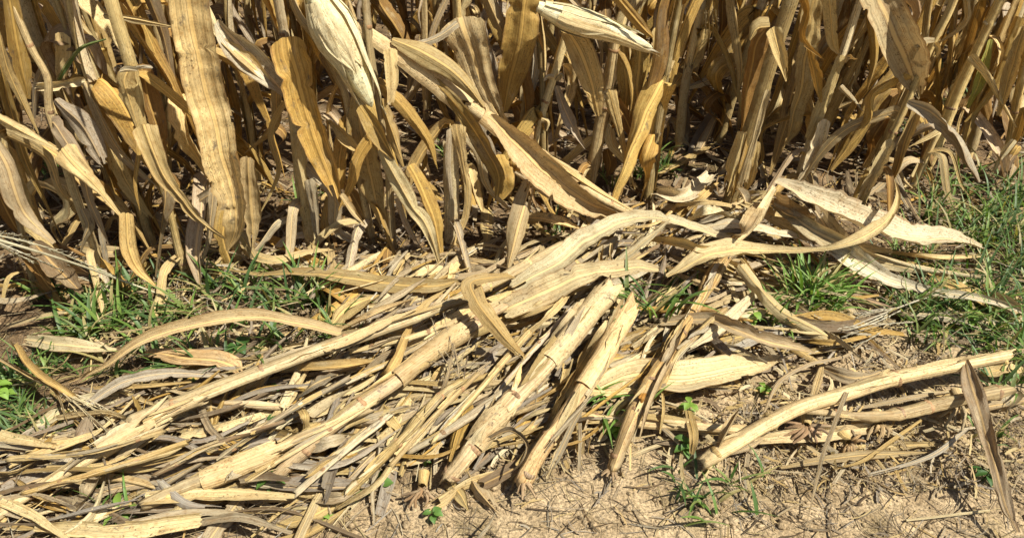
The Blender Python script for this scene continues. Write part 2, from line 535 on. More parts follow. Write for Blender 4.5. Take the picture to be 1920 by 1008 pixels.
def stalk_parts(parent, P, rad, tn, org, seed, nodes=True, spacing=0.15, sheaths=(), node_at=None, jag=(1, 1), sides=14):
    rng = random.Random(seed)
    P = np.asarray(P, float)
    L = plen(P)
    ny = int(max(8, L / 0.008))
    Q, s = spline(np.hstack([P, np.asarray(rad)[:, None]]), ny)
    C, r = Q[:, :3], Q[:, 3]
    C = C + np.stack([rough(s, rng, 3, 6, 30) * 0.0022, rough(s, rng, 3, 6, 30) * 0.0022, rough(s, rng, 3, 6, 30) * 0.0015], 1)
    T, A, B = frames(C)
    na = []
    if nodes:
        q = rng.uniform(0.03, 0.08) if node_at is None else None
        if node_at is None:
            while q < L - 0.02:
                na.append(q)
                q += spacing * rng.uniform(0.75, 1.25)
        else:
            na = [f * L for f in node_at]
    rr = r * (1 + 0.03 * rough(s, rng, 4, 10, 60))
    for q in na:
        rr = rr * (1 + 0.09 * np.exp(-((s - q) / 0.007) ** 2) - 0.05 * np.exp(-((s - q - 0.018) / 0.008) ** 2))
    th = np.linspace(0, 2 * math.pi, sides, endpoint=False)
    gro = 1 - 0.20 * np.exp(-((np.angle(np.exp(1j * (th - rng.uniform(0, 6)))) / 0.5) ** 2))
    ecc = 1 + 0.06 * np.cos(2 * th + rng.uniform(0, 6))
    fl_a = np.interp(s, np.linspace(0, L, 7), [rng.uniform(0.0, 0.30) for _ in range(7)])
    fl_p = np.interp(s, np.linspace(0, L, 7), [rng.uniform(0, 3.14) for _ in range(7)])
    RR = rr[:, None] * (gro * ecc)[None, :] * (1 + fl_a[:, None] * np.cos(2 * (th[None, :] - fl_p[:, None])))
    RR = RR * (1 + 0.035 * np.sin(5 * th[None, :] + 0.7 * np.sin(9 * s)[:, None]) + 0.025 * np.sin(9 * th[None, :] + 2))
    V = C[:, None, :] + RR[..., None] * (np.cos(th)[None, :, None] * A[:, None, :] + np.sin(th)[None, :, None] * B[:, None, :])
    for k, idx in ((0, 0), (1, -1)):
        if jag[k]:
            j = np.array([rng.choice([-0.8, -0.2, 0.5, 1.6]) * rng.uniform(0.4, 1.2) for _ in th]) * r[idx]
            V[idx] += T[idx][None, :] * j[:, None]
    UV = np.stack([np.repeat((np.arange(sides) / sides)[None, :], ny, 0), np.repeat(s[:, None], sides, 1)], -1).reshape(-1, 2)
    V = V.reshape(-1, 3)
    F = grid_faces(ny, sides, True)
    caps = []
    for idx, sg in ((0, -1), (ny - 1, 1)):
        V = np.vstack([V, (C[idx] - sg * T[idx] * r[idx] * 0.4)[None, :]])
        UV = np.vstack([UV, [[0.5, s[idx]]]])
        c = len(V) - 1
        for j in range(0, sides, 2):
            a, b_, d = idx * sides + j, idx * sides + (j + 1) % sides, idx * sides + (j + 2) % sides
            caps.append([c, d, b_, a] if sg < 0 else [c, a, b_, d])
    F = np.vstack([F, np.array(caps)])
    o0 = np.asarray(org)
    st = link('stalk', make_mesh('stalk', V - o0, F, UV), M['stalk'], parent, tone(tn))
    for q in na:                                                   # leaf scars: a ragged raised ring at each node
        i = int(np.clip(np.searchsorted(s, q), 1, ny - 2))
        prof = [(-0.004, 1.01), (-0.002, 1.07), (0.0, 1.10), (0.002, 1.07), (0.004, 1.01)]
        VV = []
        jit = np.array([rng.uniform(-1, 1) for _ in range(sides)])
        for dz, k in prof:
            kk = rr[i] * (k + 0.06 * jit) * 0.97
            VV.append(C[i] + T[i] * (dz + 0.0018 * jit)[:, None] + kk[:, None] * (np.cos(th)[:, None] * A[i] + np.sin(th)[:, None] * B[i]))
        VV = np.vstack(VV)
        uv = np.stack([np.tile(np.arange(sides) / sides, 5), np.repeat(np.arange(5) * 0.003 + q * 3, sides)], -1)
        t2 = (0.40, 0.245, 0.125) if rng.random() < 0.7 else 'tan'
        link('node_ring', make_mesh('node_ring', VV - o0, grid_faces(5, sides, True), uv), M['stalk'], st, tone(t2))
    for (a, b_, cover, tn2) in sheaths:                            # leaf sheaths wrapped round the stalk, split and torn at the top
        sa_, sb_ = a * L, b_ * L
        m_ = int(max(6, abs(sb_ - sa_) / 0.01))
        si = np.linspace(sa_, sb_, m_)
        Ci = np.stack([np.interp(si, s, C[:, k]) for k in range(3)], 1)
        ri = np.interp(si, s, rr)
        Ti, Ai, Bi = frames(Ci)
        nx = 15
        t0 = rng.uniform(-2.6, -1.2)
        tt = np.linspace(-0.5, 0.5, nx) * cover
        f = np.linspace(0, 1, m_)
        flare = 1.16 + 0.10 * np.abs(rough(f * 6, rng, 3, 1, 6)) + 0.55 * f ** 5 * rng.uniform(0.3, 1.0)
        lip = (np.abs(tt) / (cover / 2)) ** 4
        jagv = np.array([rng.choice([-1.2, -0.4, 0.3, 1.0]) * rng.uniform(0.3, 1) for _ in tt]) * 0.026
        V2 = []
        for i in range(m_):
            rad_i = ri[i] * (flare[i] + 0.35 * lip * (0.3 + f[i])) + 0.0012
            tw = t0 + tt + 0.5 * f[i]
            pt = Ci[i] + rad_i[:, None] * (np.cos(tw)[:, None] * Ai[i] + np.sin(tw)[:, None] * Bi[i])
            if i == m_ - 1:
                pt = pt + Ti[i] * jagv[:, None]
            V2.append(pt)
        V2 = np.vstack(V2)
        uv = np.stack([np.tile((tt / cover + 0.5), m_), np.repeat(si, nx)], -1)
        link('sheath', make_mesh('sheath', V2 - o0, grid_faces(m_, nx), uv), M['husk'], parent, tone(tn2))
    return st, C, rr, s

def tube_set(strands, sides=5):
    """many thin tapered strands in one mesh: list of (points, r0, r1)"""
    VV, FF, UU, off = [], [], [], 0
    for P, r0, r1 in strands:
        P = np.asarray(P, float)
        n = max(4, int(plen(P) / 0.012))
        C, s = spline(P, n)
        T, A, B = frames(C)
        r = np.linspace(r0, r1, n)
        th = np.linspace(0, 2 * math.pi, sides, endpoint=False)
        V = C[:, None, :] + r[:, None, None] * (np.cos(th)[None, :, None] * A[:, None, :] + np.sin(th)[None, :, None] * B[:, None, :])
        VV.append(V.reshape(-1, 3))
        FF.append(grid_faces(n, sides, True, off))
        UU.append(np.stack([np.tile(np.arange(sides) / sides, n), np.repeat(s, sides)], -1))
        off += n * sides
    return np.vstack(VV), np.vstack(FF), np.vstack(UU)

def root_fan(parent, base, out, rlen, n, seed, tn, org, spread=1.3, rr=0.0028):
    rng = random.Random(seed)
    base = np.asarray(base, float)
    out = unit(np.asarray(out, float))
    up = np.array([0, 0, 1.0])
    side = unit(np.cross(out, up) + 1e-6)
    st = []
    for k in range(n):
        a = (k / max(n - 1, 1) - 0.5) * 2 * spread + rng.uniform(-0.12, 0.12)
        e = rng.uniform(-0.25, 0.5)
        d = unit(out * math.cos(a) + side * math.sin(a) + up * e * 0.5)
        l = rlen * rng.uniform(0.35, 1.15)
        p1 = base + d * l * 0.5 + up * 0.12 * l
        p2 = base + d * l - up * 0.25 * l * rng.uniform(0.2, 1.2)
        st.append(([base + d * 0.004, p1, p2], rr * rng.uniform(0.8, 1.25), rr * 0.6))
    V, F, U = tube_set(st, 6)
    return link('root_crown', make_mesh('root_crown', V - np.asarray(org), F, U), M['stalk'], parent, tone(tn))

# ------------------------------------------------------------------ ground
def spaced(lo, hi, step, far):
    a = list(np.arange(lo, hi + 1e-6, step))
    st, x = step, hi
    while x < far:
        st *= 1.35
        x += st
        a.append(x)
    st, x = step, lo
    pre = []
    while x > -far:
        st *= 1.35
        x -= st
        pre.append(x)
    return np.array(pre[::-1] + a)

gx, gy = spaced(-2.0, 2.0, 0.011, 300.0), spaced(0.45, 3.9, 0.011, 300.0)
GV = np.empty((len(gy), len(gx), 3))
for j, y in enumerate(gy):
    for i, x in enumerate(gx):
        z = hgt(x, y) if abs(x) < 12 and -8 < y < 14 else 0.0
        if abs(x) < 2.1 and 0.4 < y < 4.0:
            z += 0.0022 * mnoise.noise(Vector((x * 61, y * 61, 4)))
        GV[j, i] = (x, y, z)
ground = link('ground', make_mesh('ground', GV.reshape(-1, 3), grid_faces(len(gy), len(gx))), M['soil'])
ground['kind'] = 'structure'

# ------------------------------------------------------------------ builders that take a trace of the photo and a depth
def lf(pts, w, tn='tan', d=(0.0, 0.0), z=None, **kw):
    return dict(pts=pts, w=w, tn=tn, d=d, z=z, kw=kw)

def place_leaf(parent, org, L, Y0=None, name=None):
    pts, n = list(L['pts']), len(L['pts'])
    if L['z'] is None and pts[0][1] < 0 and pts[1][1] > pts[0][1] + 8:          # blades that enter from above the picture start well above it
        (xa, ya), (xb, yb) = pts[0], pts[1]
        pts[0] = (xa + (xb - xa) * (-48 - ya) / (yb - ya), -48)
    kw = dict(L['kw'])
    nm = kw.pop('name', name or 'leaf')
    mat = kw.pop('mat', 'husk' if nm in ('husk', 'sheath') else 'leaf')
    w = L['w'] if isinstance(L['w'], (list, tuple)) else [L['w']] * n
    if nm == 'husk':
        kw.setdefault('shred', (0.0, 0.15)); kw.setdefault('crump', 0.3)
    if L['z'] is None:
        kw.setdefault('end', (0, 1)); kw.setdefault('shred', (0.0, 0.35))
    if L['z'] is not None:
        z = L['z']
        if nm != 'dry_leaf' or L['kw'].get('nx') is None:
            z = [q + 0.012 * min(1, q / 0.04) for q in z] if isinstance(z, (list, tuple)) else z + 0.012 * min(1, z / 0.04)
        if not isinstance(z, (list, tuple)):
            z = [max(0.008, z * (0.55 + 0.45 * math.sin(math.pi * i / max(1, n - 1)))) for i in range(n)]
        P = [G(px, py, zz) for (px, py), zz in zip(pts, z)]
        lying = True
    else:
        d0, d1 = L['d']
        P = [VY(px, py, Y0 + d0 + (d1 - d0) * i / max(1, n - 1)) for i, (px, py) in enumerate(pts)]
        lying = False
    if len(w) != n:
        w = list(np.interp(np.linspace(0, 1, n), np.linspace(0, 1, len(w)), w))
    if nm == 'leaf' or nm == 'dry_leaf':
        if L['z'] is None or (len(pts) * 7 + int(pts[0][0])) % 5 < 3:
            w = list(w); w[-1] = min(w[-1], 0.22 * max(w))
            if n > 3:
                w[-2] = min(w[-2], 0.8 * max(w))
    Wm = [w2m(p, ww) * (1.08 if L['z'] is not None else 1.22) for p, ww in zip(P, w)]
    return add_leaf(parent, P, Wm, lying, L['tn'], nm, mat, org, **kw)

def plant(label, pts, r, leaves=(), tn='tan', lean=0.0, sheaths=(), ext=True, nodes=True, spacing=0.16, roots=True, node_at=None):
    """a plant that still stands: trace from its top (or the top of the frame) down to its foot"""
    base = G(*pts[-1])
    Y0 = float(base[1])
    n = len(pts)
    rr = r if isinstance(r, (list, tuple)) else [r * (0.86 + 0.14 * i / (n - 1)) for i in range(n)]
    P = [VY(px, py, Y0 + lean * (1 - i / (n - 1))) for i, (px, py) in enumerate(pts[:-1])] + [base - np.array([0, 0, 0.015])]
    rad = [w2m(p, q * 0.88) for p, q in zip(P, rr)]
    P, rad = P[::-1], rad[::-1]
    sd = nseed()
    rng = random.Random(sd)
    t = thing('corn_plant', base, label, 'corn plant')
    top = P[-1]
    if ext and pts[0][1] <= 5:
        d = unit(P[-1] - P[-2])
        d = unit(d * 0.5 + np.array([rng.uniform(-.08, .08), rng.uniform(-.05, .1), 0.5]))
        zt = rng.uniform(1.1, 1.5)
        while P[-1][2] < zt:
            P.append(P[-1] + d * 0.12)
            rad.append(rad[-1] * 0.95)
        for k in range(rng.randint(0, 2)):                       # blades above the picture's edge
            z0 = rng.uniform(0.78, zt)
            f = (z0 - top[2]) / (P[-1][2] - top[2])
            a0 = top + (P[-1] - top) * np.clip(f, 0, 1)
            ang = rng.uniform(0, 6.28)
            o = np.array([math.cos(ang), math.sin(ang), 0])
            ln = rng.uniform(0.3, 0.5)
            Q = [a0, a0 + o * 0.07 + [0, 0, 0.06], a0 + o * 0.16 + [0, 0, 0.0], a0 + o * 0.2 + [0, 0, -min(ln, z0 - 0.66)]]
            add_leaf(t, Q, [0.03, 0.05, 0.045, 0.008], False, rng.choice(['gold', 'tan', 'brown']), org=base, nx=7, step=0.015)
    stalk_parts(t, P, rad, tn, base, sd, nodes, spacing, sheaths, node_at)
    if roots:
        root_fan(t, base + np.array([0, 0, 0.022]), (rng.uniform(-.3, .3), -1, 0.0), 0.035, 7, sd, 'brown', base, 2.4, 0.0022)
    for L in leaves:
        place_leaf(t, base, L, Y0)
    Pa = np.array(P)
    C_, s_ = spline(Pa, 60)
    for k in range(rng.randint(2, 4)):                           # dead rags folded off the stalk at odd angles
        z0 = rng.uniform(0.06, 0.62)
        i = int(np.argmin(np.abs(C_[:, 2] - z0)))
        a0 = C_[i]
        ang = rng.uniform(0, 6.28)
        o = np.array([math.cos(ang), math.sin(ang) * 0.7 + 0.25, 0])
        ln = rng.uniform(0.14, 0.34)
        sg = rng.uniform(-0.1, 0.9)
        Q = [a0, a0 + o * 0.022 + [0, 0, 0.018 * sg], a0 + o * (0.03 + ln * rng.uniform(.05, .35)) + [0, 0, -0.22 * ln], a0 + o * (0.04 + ln * rng.uniform(.1, .5)) + [0, 0, -0.55 * ln], a0 + o * (0.03 + ln * rng.uniform(.35, .7)) + [0, 0, -0.9 * ln]]
        for q in Q:
            q[2] = max(q[2], hgt(q[0], q[1]) + 0.008)
        wd = rng.uniform(0.014, 0.042)
        add_leaf(t, Q, [wd * 0.7, wd, wd, wd * 0.8, 0.003], False, rng.choice(['gold', 'tan', 'brown', 'pale', 'gold', 'grey']), org=base, nx=9, step=0.010, twist=rng.uniform(-2.4, 2.4))
    for k in range(rng.randint(1, 3)):
        z0 = rng.uniform(0.03, 0.14)
        a0 = base + np.array([0, 0, z0])
        ang = rng.uniform(3.5, 5.9)
        o = np.array([math.cos(ang), math.sin(ang), 0])
        ln = rng.uniform(0.10, 0.24)
        Q = [a0, a0 + o * ln * 0.35 + [0, 0, 0.01], a0 + o * ln * 0.7 + [0, 0, -z0 * 0.6], a0 + o * ln + [0, 0, -z0]]
        for q in Q[1:]:
            q[2] = max(q[2], hgt(q[0], q[1]) + 0.010)
        wd = rng.uniform(0.014, 0.034)
        add_leaf(t, Q, [wd * 0.7, wd, wd * 0.8, 0.003], True, rng.choice(['tan', 'grey', 'pale', 'brown', 'gold']), org=base, nx=9, step=0.010, twist=rng.uniform(-1.2, 1.2))
    return t, base, Y0

def fallen(label, pts, z, r, leaves=(), tn='tan', sheaths=(), spacing=0.15, Ys=None, roots=None, node_at=None, jag=(1, 1), cat='corn stalk', root_out=(0.1, -1, -0.1)):
    n = len(pts)
    zz = z if isinstance(z, (list, tuple)) else [z] * n
    zz = [q + 0.034 * min(1, q / 0.04) for q in zz]
    if len(zz) != n:
        zz = list(np.interp(np.linspace(0, 1, n), np.linspace(0, 1, len(zz)), zz))
    if Ys is not None:
        P = [VY(px, py, Ys[0] + (Ys[1] - Ys[0]) * i / (n - 1)) for i, (px, py) in enumerate(pts)]
    else:
        P = [G(px, py, q) for (px, py), q in zip(pts, zz)]
    rr = r if isinstance(r, (list, tuple)) else [r] * n
    if len(rr) != n:
        rr = list(np.interp(np.linspace(0, 1, n), np.linspace(0, 1, len(rr)), rr))
    rad = [w2m(p, q * 0.95) for p, q in zip(P, rr)]
    org = G(*pts[0])
    t = thing('fallen_corn_stalk', org, label, cat)
    sd = nseed()
    stalk_parts(t, P, rad, tn, org, sd, True, spacing, sheaths, node_at, jag)
    prg = random.Random(sd + 3)
    A_, ls_ = spline(np.array(P), 40)
    for _ in range(prg.randint(6, 10)):                            # papery strips of sheath and leaf peeling off the stalk
        i = prg.randint(0, 30); m_ = prg.randint(4, 13)
        idx = np.linspace(i, min(39, i + m_), 5).astype(int)
        seg = A_[idx].copy()
        if prg.random() < 0.4:
            seg = seg[::-1].copy()
        offv = np.array([prg.uniform(-1, 1), prg.uniform(-1, .4), prg.uniform(0.5, 1.0)]) * rad[0] * 0.95
        drift = np.array([prg.uniform(-1, 1), prg.uniform(-1, .6), prg.uniform(-0.2, 0.9)]) * rad[0] * prg.uniform(0.3, 2.6)
        for q in range(5):
            seg[q] += offv + drift * (q / 4) ** 2
            seg[q][2] = max(seg[q][2], hgt(seg[q][0], seg[q][1]) + 0.006)
        wd_ = rad[0] * prg.uniform(0.6, 2.4)
        add_leaf(t, seg, [wd_ * 0.8, wd_, wd_, wd_ * 0.8, 0.002], True, prg.choice(['grey', 'tan', 'pale', 'cream', 'pale']), 'sheath', 'husk', org, nx=9, fold=prg.uniform(-.9, .9), crump=1.1)
    if roots:
        root_fan(t, P[0], root_out, roots * 0.7, 6, sd, (0.44, 0.31, 0.17), org, 0.8, 0.0032)
    for L in leaves:
        place_leaf(t, org, L, float(np.mean(Ys)) if Ys is not None else None)
    return t

def loose(label, pts, w, tn, z, name='dry_leaf', cat='leaf', group=None, **kw):
    mat = kw.pop('mat', 'leaf')
    o = place_leaf(None, None, lf(pts, w, tn, z=z, name=name, mat=mat, **kw))
    tag(o, label, cat, group)
    return o

def ear_husk(parent, org, pts, Y, rpx, seed, tn=(0.88, 0.78, 0.47)):
    """an ear wrapped in papery husks: a fluted spindle under overlapping pointed husk blades"""
    rng = random.Random(seed)
    P = [VY(px, py, Y) for px, py in pts]
    rm = w2m(P[1], rpx)
    L = plen(P)
    ny, sides = 34, 22
    C, s = spline(P, ny)
    T, A, B = frames(C)
    t = s / s[-1]
    prof = rm * 0.80 * np.clip(0.45 + 2.2 * t, 0, 1) * np.clip((1 - t) ** 0.55 * 1.35, 0.02, 1)
    th = np.linspace(0, 2 * math.pi, sides, endpoint=False)
    fl = 1 + 0.05 * np.sin(7 * th + 1.3)[None, :] + 0.04 * np.sin(11 * th[None, :] + 3 * t[:, None]) + 0.03 * rough(s, rng, 3, 20, 90)[:, None]
    V = C[:, None, :] + (prof[:, None] * fl)[..., None] * (np.cos(th)[None, :, None] * A[:, None, :] + np.sin(th)[None, :, None] * B[:, None, :])
    UV = np.stack([np.repeat((np.arange(sides) / sides)[None, :], ny, 0), np.repeat(s[:, None], sides, 1)], -1).reshape(-1, 2)
    hk = link('husk', make_mesh('husk', V.reshape(-1, 3) - org, grid_faces(ny, sides, True), UV), M['husk'], parent, tone(tn))
    nb = 9
    for k in range(nb):                                            # husk blades laid along the ear
        a0 = 2 * math.pi * k / nb + rng.uniform(-.25, .25)
        l0, l1 = rng.uniform(0.0, 0.2), rng.uniform(0.62, 1.12)
        n, nx = 26, 11
        tt = np.linspace(l0, l1, n)
        Ci = np.stack([np.interp(tt, t, C[:, q]) for q in range(3)], 1)
        if l1 > 1:
            Ci[tt > 1] += T[-1] * ((tt[tt > 1] - 1) * L)[:, None]
        Ai = np.stack([np.interp(tt, t, A[:, q]) for q in range(3)], 1); Bi = np.stack([np.interp(tt, t, B[:, q]) for q in range(3)], 1)
        ri = np.interp(np.clip(tt, 0, 1), t, prof) * (1.06 + 0.05 * (k % 3)) + 0.0015 + 0.022 * np.clip((tt - 0.6) / 0.45, 0, 1) ** 1.5 * rng.uniform(0, 1)
        f = (tt - l0) / (l1 - l0)
        wid = rng.uniform(0.55, 0.85) * (1 - np.clip((f - 0.45) / 0.55, 0, 1) ** 1.6)
        x = np.linspace(-1, 1, nx)
        ang = a0 + wid[:, None] * x[None, :] + 0.25 * f[:, None] * rng.uniform(-1, 1)
        rr_ = ri[:, None] * (1 + 0.10 * (np.abs(x) ** 3)[None, :] * rng.uniform(0, 1) + 0.03 * np.sin(9 * x + 8 * f[:, None] + k))
        W = Ci[:, None, :] + rr_[..., None] * (np.cos(ang)[..., None] * Ai[:, None, :] + np.sin(ang)[..., None] * Bi[:, None, :])
        U2 = np.stack([np.repeat((x[None, :] + 1) / 2, n, 0), np.repeat((tt * L)[:, None], nx, 1)], -1).reshape(-1, 2)
        link('husk_blade', make_mesh('husk_blade', W.reshape(-1, 3) - org, grid_faces(n, nx), U2), M['husk'], hk, tone(tn if rng.random() < .7 else 'cream'))
    return hk

# ------------------------------------------------------------------ standing plants of the front row, left to right
plant('thin stalk at the left edge with brace roots showing at its foot', [(2, 150), (18, 220), (33, 280), (46, 328)], 6.0, [
    lf([(-6, 150), (12, 185), (30, 235), (62, 268)], [22, 26, 26, 8], 'grey', (-0.05, -0.08), twist=0.5),
    lf([(-4, 120), (30, 138), (68, 158)], [10, 13, 9], 'pale', (-0.06, -0.02)),
    lf([(-6, 205), (12, 236), (28, 262)], [10, 16, 8], 'brown', (-0.02, 0.0)),
    lf([(40, 268), (65, 295), (95, 325)], [16, 26, 10], 'brown', (-0.08, -0.09)),
], 'tan', ext=False, spacing=0.12)
plant('left standing stalk bent above a frilled node, bright folded leaf at mid height', [(18, -4), (36, 40), (54, 75), (57, 110), (73, 155), (86, 202), (103, 250), (127, 318)], 5.6, [
    lf([(76, 160), (98, 184), (123, 214), (143, 238)], [30, 24, 14, 7], 'pale', (-0.05, -0.10), fold=0.5, crump=1.1),
    lf([(147, 234), (151, 268), (163, 298), (182, 317)], [14, 18, 18, 8], 'tan', (-0.10, -0.13), tilt=0.4),
    lf([(97, 229), (104, 246), (98, 262), (94, 278)], [10, 12, 9, 5], 'grey', (-0.03, -0.04)),
    lf([(118, 250), (122, 275), (128, 305)], [5, 6, 3], 'grey', (0.0, 0.0)),
    lf([(80, 300), (105, 305), (126, 322)], [20, 26, 14], 'brown', (-0.04, -0.06)),
    lf([(-2, 20), (8, 62), (24, 97), (46, 142)], [10, 11, 12, 8], 'tan', (-0.03, -0.02)),
    lf([(12, -6), (21, 48), (33, 98)], [13, 17, 12], 'gold', (-0.01, 0.0)),
    lf([(66, 100), (92, 126), (112, 158), (122, 178)], [8, 24, 24, 10], 'brown', (0.10, 0.10)),
], 'tan', spacing=0.13)
plant('stalk with a pale torn sheath sticking out sideways to the left', [(70, -4), (86, 45), (98, 78), (112, 135), (128, 200), (150, 262)], 5.0, [
    lf([(98, 76), (80, 78), (60, 82), (42, 85)], [9, 13, 16, 19], 'cream', (-0.06, -0.10), fold=0.5, name='sheath'),
    lf([(74, 23), (73, 50), (71, 74)], [15, 15, 12], 'pale', (-0.03, -0.03), name='sheath', fold=0.6),
    lf([(100, 80), (119, 120), (143, 162), (186, 204)], [10, 14, 13, 5], 'pale', (-0.07, -0.10), fold=0.6),
    lf([(103, 108), (130, 150), (149, 195), (180, 238)], [12, 18, 23, 5], 'tan', (-0.06, -0.08)),
    lf([(68, 76), (79, 56), (95, 38), (124, 28)], [5, 6.5, 5, 2], (0.15, 0.25, 0.07), (-0.07, -0.08), curl=0.3),
    lf([(62, -8), (90, 40), (114, 68), (141, 86)], [18, 19, 17, 4], 'gold', (0.05, 0.02)),
], 'tan', nodes=True)
plant('straight stalk with a flared double collar and a long folded leaf below it', [(135, -4), (153, 60), (166, 130), (189, 195), (209, 268), (221, 311)], 6.2, [
    lf([(170, 134), (181, 163), (202, 200), (228, 234), (264, 263)], [28, 26, 20, 15, 12], 'tan', (-0.06, -0.12), fold=-0.3),
    lf([(150, 64), (146, 78), (152, 100), (163, 136)], [12, 22, 20, 8], 'tan', (-0.02, -0.02)),
    lf([(168, 62), (172, 90), (184, 130), (192, 165)], [18, 22, 20, 8], 'brown', (0.02, 0.02)),
    lf([(159, 66), (148, 64), (140, 66)], [10, 9, 3], 'husk', (-0.04, -0.05), tilt=0.7),
    lf([(161, 66), (170, 64), (178, 63)], [10, 9, 3], 'husk', (-0.04, -0.05), tilt=-0.7),
    lf([(193, 209), (190, 232), (187, 260), (182, 306)], [25, 13, 6, 8], 'grey', (-0.05, -0.05), fold=0.7),
    lf([(122, 0), (160, 5), (203, 14)], [7, 10, 5], 'pale', (0.04, 0.04)),
], 'tan', sheaths=[(0.33, 0.62, 3.6, 'tan')])
plant('stalk hidden behind the tallest broad leaf hanging straight down on the left', [(240, -4), (252, 80), (264, 180), (278, 291)], 6.5, [
    lf([(222, -10), (236, 65), (254, 130), (270, 190), (279, 238), (268, 277)], [40, 40, 36, 32, 22, 3], 'pale', (-0.10, -0.13), fold=0.4, wave=0.10, yaw=-0.2, twist=-0.4, curl=0.3),
    lf([(290, 170), (292, 215), (296, 245), (296, 272)], [18, 26, 24, 14], 'tan', (-0.04, -0.05)),
    lf([(245, 30), (252, 100), (262, 130)], [20, 24, 8], 'gold', (0.05, 0.03)),
    lf([(250, 205), (247, 235), (243, 270), (226, 315)], [10, 12, 8, 7], 'grey', (-0.03, -0.06)),
], 'tan')
t, base, Y0 = plant('stalk with a ragged square sheath top and a wide folded leaf with orange midrib', [(329, -4), (340, 60), (347, 130), (353, 195), (366, 269)], 7.2, [
    lf([(339, 37), (352, 88), (368, 142), (386, 188), (399, 222)], [46, 36, 32, 28, 20], 'gold', (-0.07, -0.10), fold=-0.3, wave=0.16, yaw=-0.2),
    lf([(399, 212), (412, 230), (428, 246)], [9, 11, 4], 'pale', (-0.10, -0.12)),
    lf([(258, 8), (286, 36), (314, 68), (337, 99)], [14, 34, 28, 4], 'cream', (-0.03, -0.04), fold=0.5, crump=0.9),
    lf([(262, 30), (292, 55), (325, 90)], [8, 18, 4], 'pale', (-0.05, -0.05), fold=0.5),
    lf([(250, 44), (290, 62), (330, 86)], [12, 22, 6], 'tan', (0.03, 0.02)),
    lf([(348, 146), (350, 180), (356, 225)], [24, 20, 18], 'pale', (-0.035, -0.035), name='sheath', fold=-0.7),
    lf([(363, 195), (369, 235), (374, 270)], [15, 16, 13], 'grey', (-0.03, -0.03), name='sheath', fold=-0.6),
    lf([(385, 215), (383, 245), (388, 268)], [8, 13, 7], 'tan', (0.0, 0.0)),
], 'tan', sheaths=[(0.02, 0.42, 4.2, 'pale')])
t, base, Y0 = plant('stalk carrying a large cream husk that points down, shank beside it', [(348, -4), (366, 20), (384, 47), (396, 75), (408, 106)] + [(424, 200), (436, 268)], 6.6, [
    lf([(418, 98), (424, 132), (433, 172), (438, 205), (452, 262)], [16, 30, 28, 25, 12], 'tan', (-0.02, -0.03), wave=0.15),
    lf([(385, 124), (404, 143), (426, 164)], [6, 16, 5], 'tan', (-0.05, -0.06), name='husk', fold=0.6),
    lf([(400, 190), (420, 222), (432, 246)], [8, 14, 6], 'brown', (0.0, 0.0)),
], 'tan', spacing=0.2)
ear_husk(t, base, [(366, -34), (392, 20), (416, 66), (436, 108)], Y0 - 0.10, 27, 11)
plant('slender straight stalk with twisted brown leaves crossing in front of its foot', [(430, -4), (436, 60), (446, 120), (456, 175), (458, 230), (460, 283)], 6.0, [
    lf([(457, 44), (459, 75), (457, 103)], [16, 18, 12], 'pale', (-0.03, -0.03), name='sheath'),
    lf([(448, 100), (460, 138), (473, 178)], [9, 15, 10], 'tan', (-0.03, -0.04)),
    lf([(424, 108), (444, 138), (462, 168)], [12, 22, 10], 'gold', (-0.06, -0.07), fold=0.4),
    lf([(447, 160), (465, 195), (484, 224), (501, 246), (514, 292)], [12, 20, 17, 18, 16], 'pale', (-0.07, -0.10), twist=0.7),
    lf([(482, 178), (498, 212), (510, 245), (520, 290)], [14, 22, 20, 14], 'gold', (-0.04, -0.06)),
    lf([(466, 215), (480, 250), (496, 280)], [6, 8, 4], 'grey', (-0.02, -0.03)),
], 'tan')
plant('thin bare stalk set further back left of the leaning pole', [(497, -4), (498, 60), (499, 122)], 4.2, [
    lf([(452, -4), (470, 25), (482, 45)], [10, 16, 6], 'brown', (0.0, 0.0)),
], 'tan', spacing=0.22)
plant('short snapped stump with two split strips hanging from its top', [(530, 133), (529, 200), (530, 272)], 7.5, [
    lf([(535, 132), (543, 170), (548, 215), (541, 250), (520, 288)], [20, 12, 10, 10, 6], 'pale', (-0.04, -0.05), fold=0.3),
    lf([(528, 135), (526, 175), (529, 215)], [10, 9, 8], 'grey', (-0.04, -0.04), name='sheath'),
], 'tan', ext=False, sheaths=[(0.1, 0.95, 4.0, 'pale')])
plant('stalk whose wide leaf folds square at the top and hangs over the leaning pole', [(536, -4), (537, 75), (540, 150), (548, 215)], 6.0, [
    lf([(543, 13), (557, 58), (574, 100), (592, 132)], [46, 34, 26, 14], 'tan', (-0.10, -0.12), fold=0.3, yaw=-0.2),
    lf([(577, -6), (588, 20), (597, 45)], [16, 18, 8], 'tan', (0.02, 0.02)),
    lf([(535, 10), (512, 26), (480, 35), (425, 38)], [8, 9, 9, 4], 'cream', (-0.12, -0.14)),
    lf([(585, 168), (587, 196), (581, 220)], [22, 22, 8], 'gold', (-0.07, -0.08)),
    lf([(574, 225), (571, 248), (570, 268)], [14, 16, 9], 'tan', (-0.06, -0.06)),
], 'tan')
plant('stalk with one dark broad leaf half in shadow beside the leaning stalk', [(626, -4), (622, 60), (612, 130), (604, 205)], 5.0, [
    lf([(614, -8), (606, 40), (598, 82), (591, 112)], [34, 34, 26, 12], 'gold', (-0.05, -0.06), fold=-0.25),
    lf([(627, -4), (628, 50), (622, 100)], [10, 12, 7], 'grey', (-0.01, -0.01)),
    lf([(600, 100), (625, 140), (660, 160)], [12, 26, 10], 'brown', (0.05, 0.03)),
], 'tan')
